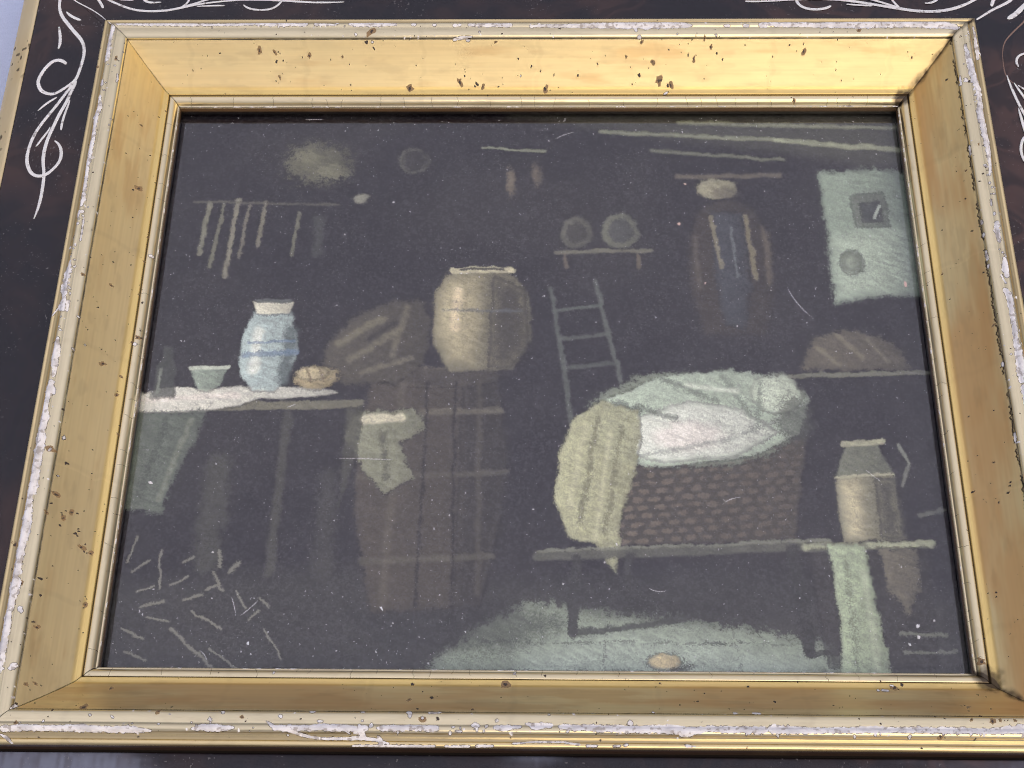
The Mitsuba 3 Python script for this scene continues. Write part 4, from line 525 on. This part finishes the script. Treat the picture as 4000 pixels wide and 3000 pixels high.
for r in range(4):
    big, small, rims = [], [], []
    for k, (rr, pts) in enumerate(CHIPS):
        if rr != r: continue
        g = ribbon(pts, 100 + k)
        (big if g.area > 6 else small).append(g)
        rims.append(g)
    q = np.random.default_rng(60 + r)
    for k in range(95):                                # flecks lost along the crest
        g = blot(q.uniform(-half(r) - 20, half(r) + 20), 22.1 + q.normal(0, 0.75), abs(q.normal(0.18, 0.12)) + 0.07, 900 + 100 * r + k)
        small.append(g)
        if k % 2: rims.append(g)
    for k in range(26):                                # and along the bead under it
        small.append(blot(q.uniform(-half(r) - 14, half(r) + 14), 17.1 + abs(q.normal(0, 0.5)), abs(q.normal(0.12, 0.1)) + 0.06, 1900 + 100 * r + k))
    for k, (rr, u, o, rad) in enumerate(FLAKES):
        if rr == r:
            small.append(blot(u, o, rad, 300 + k))
            rims.append(small[-1])
    for k in range(40):                                # lost edge beside the glass
        u = q.uniform(-half(r), half(r))
        small.append(Polygon([(u, 0.2), (u + q.uniform(0.4, 2.6), 0.2), (u + q.uniform(0.5, 1.2), 0.2 + q.uniform(0.1, 0.4))]).buffer(0.02))
    for g in big:
        if (m := drape(r, g, 0.05)) is not None: put(gilt_key[r] + '__gesso_chip', m, 'gesso')
    ms = [m for g in small if (m := drape(r, g, 0.045)) is not None]
    labels[put(gilt_key[r] + '__gesso_fleck', trimesh.util.concatenate(ms), 'gesso')] = dict(kind='stuff')
    ms = []
    for k, g in enumerate(rims):
        rim = g.buffer(0.13).difference(g.buffer(-0.02))  # flat dark outline standing in for crack and recess shade round each chip
        b = g.bounds
        holes = [box(h, b[1] - 1, h + q.uniform(0.3, 1.6), b[3] + 1) for h in np.arange(b[0], b[2], 2.4) + q.uniform(0, 1.5)]
        if b[2] - b[0] > 3: rim = rim.difference(unary_union(holes))
        if (m := drape(r, rim, 0.03)) is not None: ms.append(m)
    labels[put(gilt_key[r] + '__dark_rim', trimesh.util.concatenate(ms), 'crack')] = dict(kind='stuff')
    # fly specks and stains
    ms, st = [], []
    for k, (rr, u, o, rad) in enumerate(SPOTS):
        if rr == r:
            if (m := drape(r, blot(u, o, max(rad * 0.72, 0.16), 500 + k), 0.04)) is not None: ms.append(m)
            if k % 3 == 0 and (m := drape(r, blot(u + 0.1, o, rad * 1.5 + 0.15, 700 + k), 0.02)) is not None: st.append(m)
    for k in range(150):
        if (m := drape(r, blot(q.uniform(-half(r) - 20, half(r) + 20), q.uniform(3, 26), abs(q.normal(0, 0.10)) + 0.05, 2600 + 200 * r + k), 0.04)) is not None: ms.append(m)
    labels[put(gilt_key[r] + '__fly_speck', trimesh.util.concatenate(ms), 'speck')] = dict(kind='stuff')
    labels[put(gilt_key[r] + '__stain', trimesh.util.concatenate(st), 'stain')] = dict(kind='stuff')
    # hair cracks across the inner bead
    ms, u = [], -half(r) + 4
    while u < half(r) - 3:
        a = [(u, 0.3, 0.05)]
        for k in range(q.integers(2, 5)):
            a.append((a[-1][0] + q.normal(0, 0.35), a[-1][1] + q.uniform(0.5, 1.1), 0.05))
        if (m := drape(r, ribbon(a, int(q.integers(9999)), 0.3), 0.035)) is not None: ms.append(m)
        u += q.uniform(4, 15)
    labels[put(gilt_key[r] + '__hair_crack', trimesh.util.concatenate(ms), 'crack')] = dict(kind='stuff')

# ---------------------------------------------------------------- painted scrolls on the dark rails
def brush(pts, z, thick):
    """A brush stroke lying on a flat rail: a low rounded ribbon along a smooth line."""
    P = np.asarray(pts, float)
    from scipy.interpolate import PchipInterpolator
    s = np.r_[0, np.cumsum(np.linalg.norm(np.diff(P[:, :2], axis=0), axis=1))]
    t = np.linspace(0, s[-1], max(10, int(s[-1] / 0.35)))
    from scipy.interpolate import CubicSpline
    xy = np.stack([CubicSpline(s, P[:, k])(t) if len(P) > 2 else np.interp(t, s, P[:, k]) for k in (0, 1)], 1)
    w = 1.08 * PchipInterpolator(s, P[:, 2])(t) * (1 + 0.18 * vary(int(abs(P[0, 0] * 10)) % 97, t * 1.5))
    w *= np.sqrt(np.clip(np.minimum(t, s[-1] - t) / np.maximum(w, 0.1) + 0.05, 0, 1))
    d = np.gradient(xy, axis=0)
    d /= np.linalg.norm(d, axis=1, keepdims=True) + 1e-9
    nr = np.stack([-d[:, 1], d[:, 0]], 1)
    across = [(-1, 0), (-0.8, 0.8), (0, 1), (0.8, 0.8), (1, 0)]
    v = np.stack([np.column_stack([xy + nr * (w * a)[:, None], np.full(len(t), z) + thick * h]) for a, h in across], 1).reshape(-1, 3) * MM
    m = len(across)
    i, j = np.meshgrid(np.arange(len(t) - 1), np.arange(m - 1), indexing='ij')
    a = (i * m + j).ravel()
    return tri(v, np.vstack([np.stack([a, a + m, a + m + 1], 1), np.stack([a, a + m + 1, a + 1], 1)]))


HOLD = {'L': 1, 'T': 0, 'R': 0, 'E': 3}
for kind in 'LTRE':
    ms = [brush(pts, 10.61 + 0.012 * k, 0.13) for k, (s, pts) in enumerate(STROKES) if s == kind]
    key = put(rail_key[HOLD[kind]] + '__painted_scroll', trimesh.util.concatenate(ms), 'cream_paint', smooth=True)
for s, pts in STROKES:
    if s == 'F': put(rail_key[3] + '__worn_stroke', brush(pts, 10.61, 0.05), 'worn_paint', smooth=True)
    if s == 'M': put(rail_key[0] + '__joint_filler', brush(pts, 10.62, 0.10), 'cream_paint', smooth=True)

# ---------------------------------------------------------------- dust and grit on the glass
q = np.random.default_rng(5)
def flakes(n, size, z, x=(-HW + 1, HW - 1), y=(-HH + 1, HH - 1)):
    vs, fs, at = [], [], 0
    for k in range(n):
        c = np.array([q.uniform(*x), q.uniform(*y)])
        rad = size * abs(q.normal(1, 0.7)) + 0.05
        m = int(q.integers(4, 7))
        a = np.sort(q.uniform(0, 2 * np.pi, m))
        rr = rad * q.uniform(0.5, 1.3, m) * np.where(q.uniform() < 0.12, 1.8, 1)
        sx = q.uniform(0.6, 1.0)
        v = np.column_stack([c[0] + rr * np.cos(a) * sx, c[1] + rr * np.sin(a), z + q.uniform(0.02, 0.12, m)])
        vs.append(v)
        fs.append(np.array([(0, i, i + 1) for i in range(1, m - 1)]) + at)
        at += m
    return tri(np.vstack(vs) * MM, np.vstack(fs))


dust = [flakes(2600, 0.075, -4.65), flakes(120, 0.16, -4.65), flakes(130, 0.15, -4.65, y=(HH - 12, HH - 0.5)), flakes(150, 0.14, -4.65, y=(-HH + 0.5, -HH + 26), x=(-HW + 1, -20))]
labels[put(GLASS + '__dust', trimesh.util.concatenate(dust), 'dust_white')] = dict(kind='stuff')
LOOSE = [(113.9, -86.4, 0.55, 0), (113.7, -89.8, 0.5, 0), (110.8, -92.1, 0.45, 0), (118.8, -84.8, 0.3, 0), (-120.4, -41.4, 0.6, 0), (48.9, 55.7, 0.5, 1), (56.6, 32.0, 0.32, 1), (123.2, 31.8, 0.75, 1),
         (-65.4, 51.4, 0.3, 0), (51.6, 72.2, 0.35, 1), (-25.6, 17.9, 0.25, 0), (-28.4, -77.7, 0.25, 0), (-98.4, -64.5, 0.3, 0), (-49.4, 64.6, 0.3, 0)]
for tone, bsdf in ((0, 'dust_white'), (1, 'dust_pink')):
    ms = []
    for k, (x, y, rad, t) in enumerate(LOOSE):
        if t == tone:
            g = blot(x, y, rad, 4000 + k)
            m = trimesh.creation.extrude_polygon(g, 0.15, engine='earcut')
            m.apply_translation((0, 0, -4.66))
            m.apply_scale(MM)
            ms.append(m)
    labels[put(GLASS + '__paint_flake', trimesh.util.concatenate(ms), bsdf)] = dict(kind='stuff')
HAIRS = [[(103.4, -35.9), (108.0, -40.1)], [(-82.8, 100.2), (-76.2, 100.4)], [(-87.9, -84.6), (-82.8, -79.5)], [(-99.2, -95.4), (-96.6, -98.9)], [(83.8, 30.6), (92.0, 18.2)], [(-91.2, -78.8), (-89.3, -84.6)],
         [(-62.1, -32.7), (-44.6, -33.0)], [(34.4, -75.1), (39.9, -75.9)], [(-79.8, -14.8), (-76.9, -13.5)], [(58.0, -47.9), (63.9, -45.5)], [(6.7, 91.6), (13.3, 94.6)]]
ms = []
for k, (a0, b0) in enumerate(HAIRS):
    mid = ((a0[0] + b0[0]) / 2 + q.normal(0, 0.5), (a0[1] + b0[1]) / 2 + q.normal(0, 0.5))
    ms.append(brush([(*a0, 0.03), (*mid, 0.075), (*b0, 0.02)], -4.68, 0.03))
labels[put(GLASS + '__scratch', trimesh.util.concatenate(ms), 'dust_white')] = dict(kind='stuff')
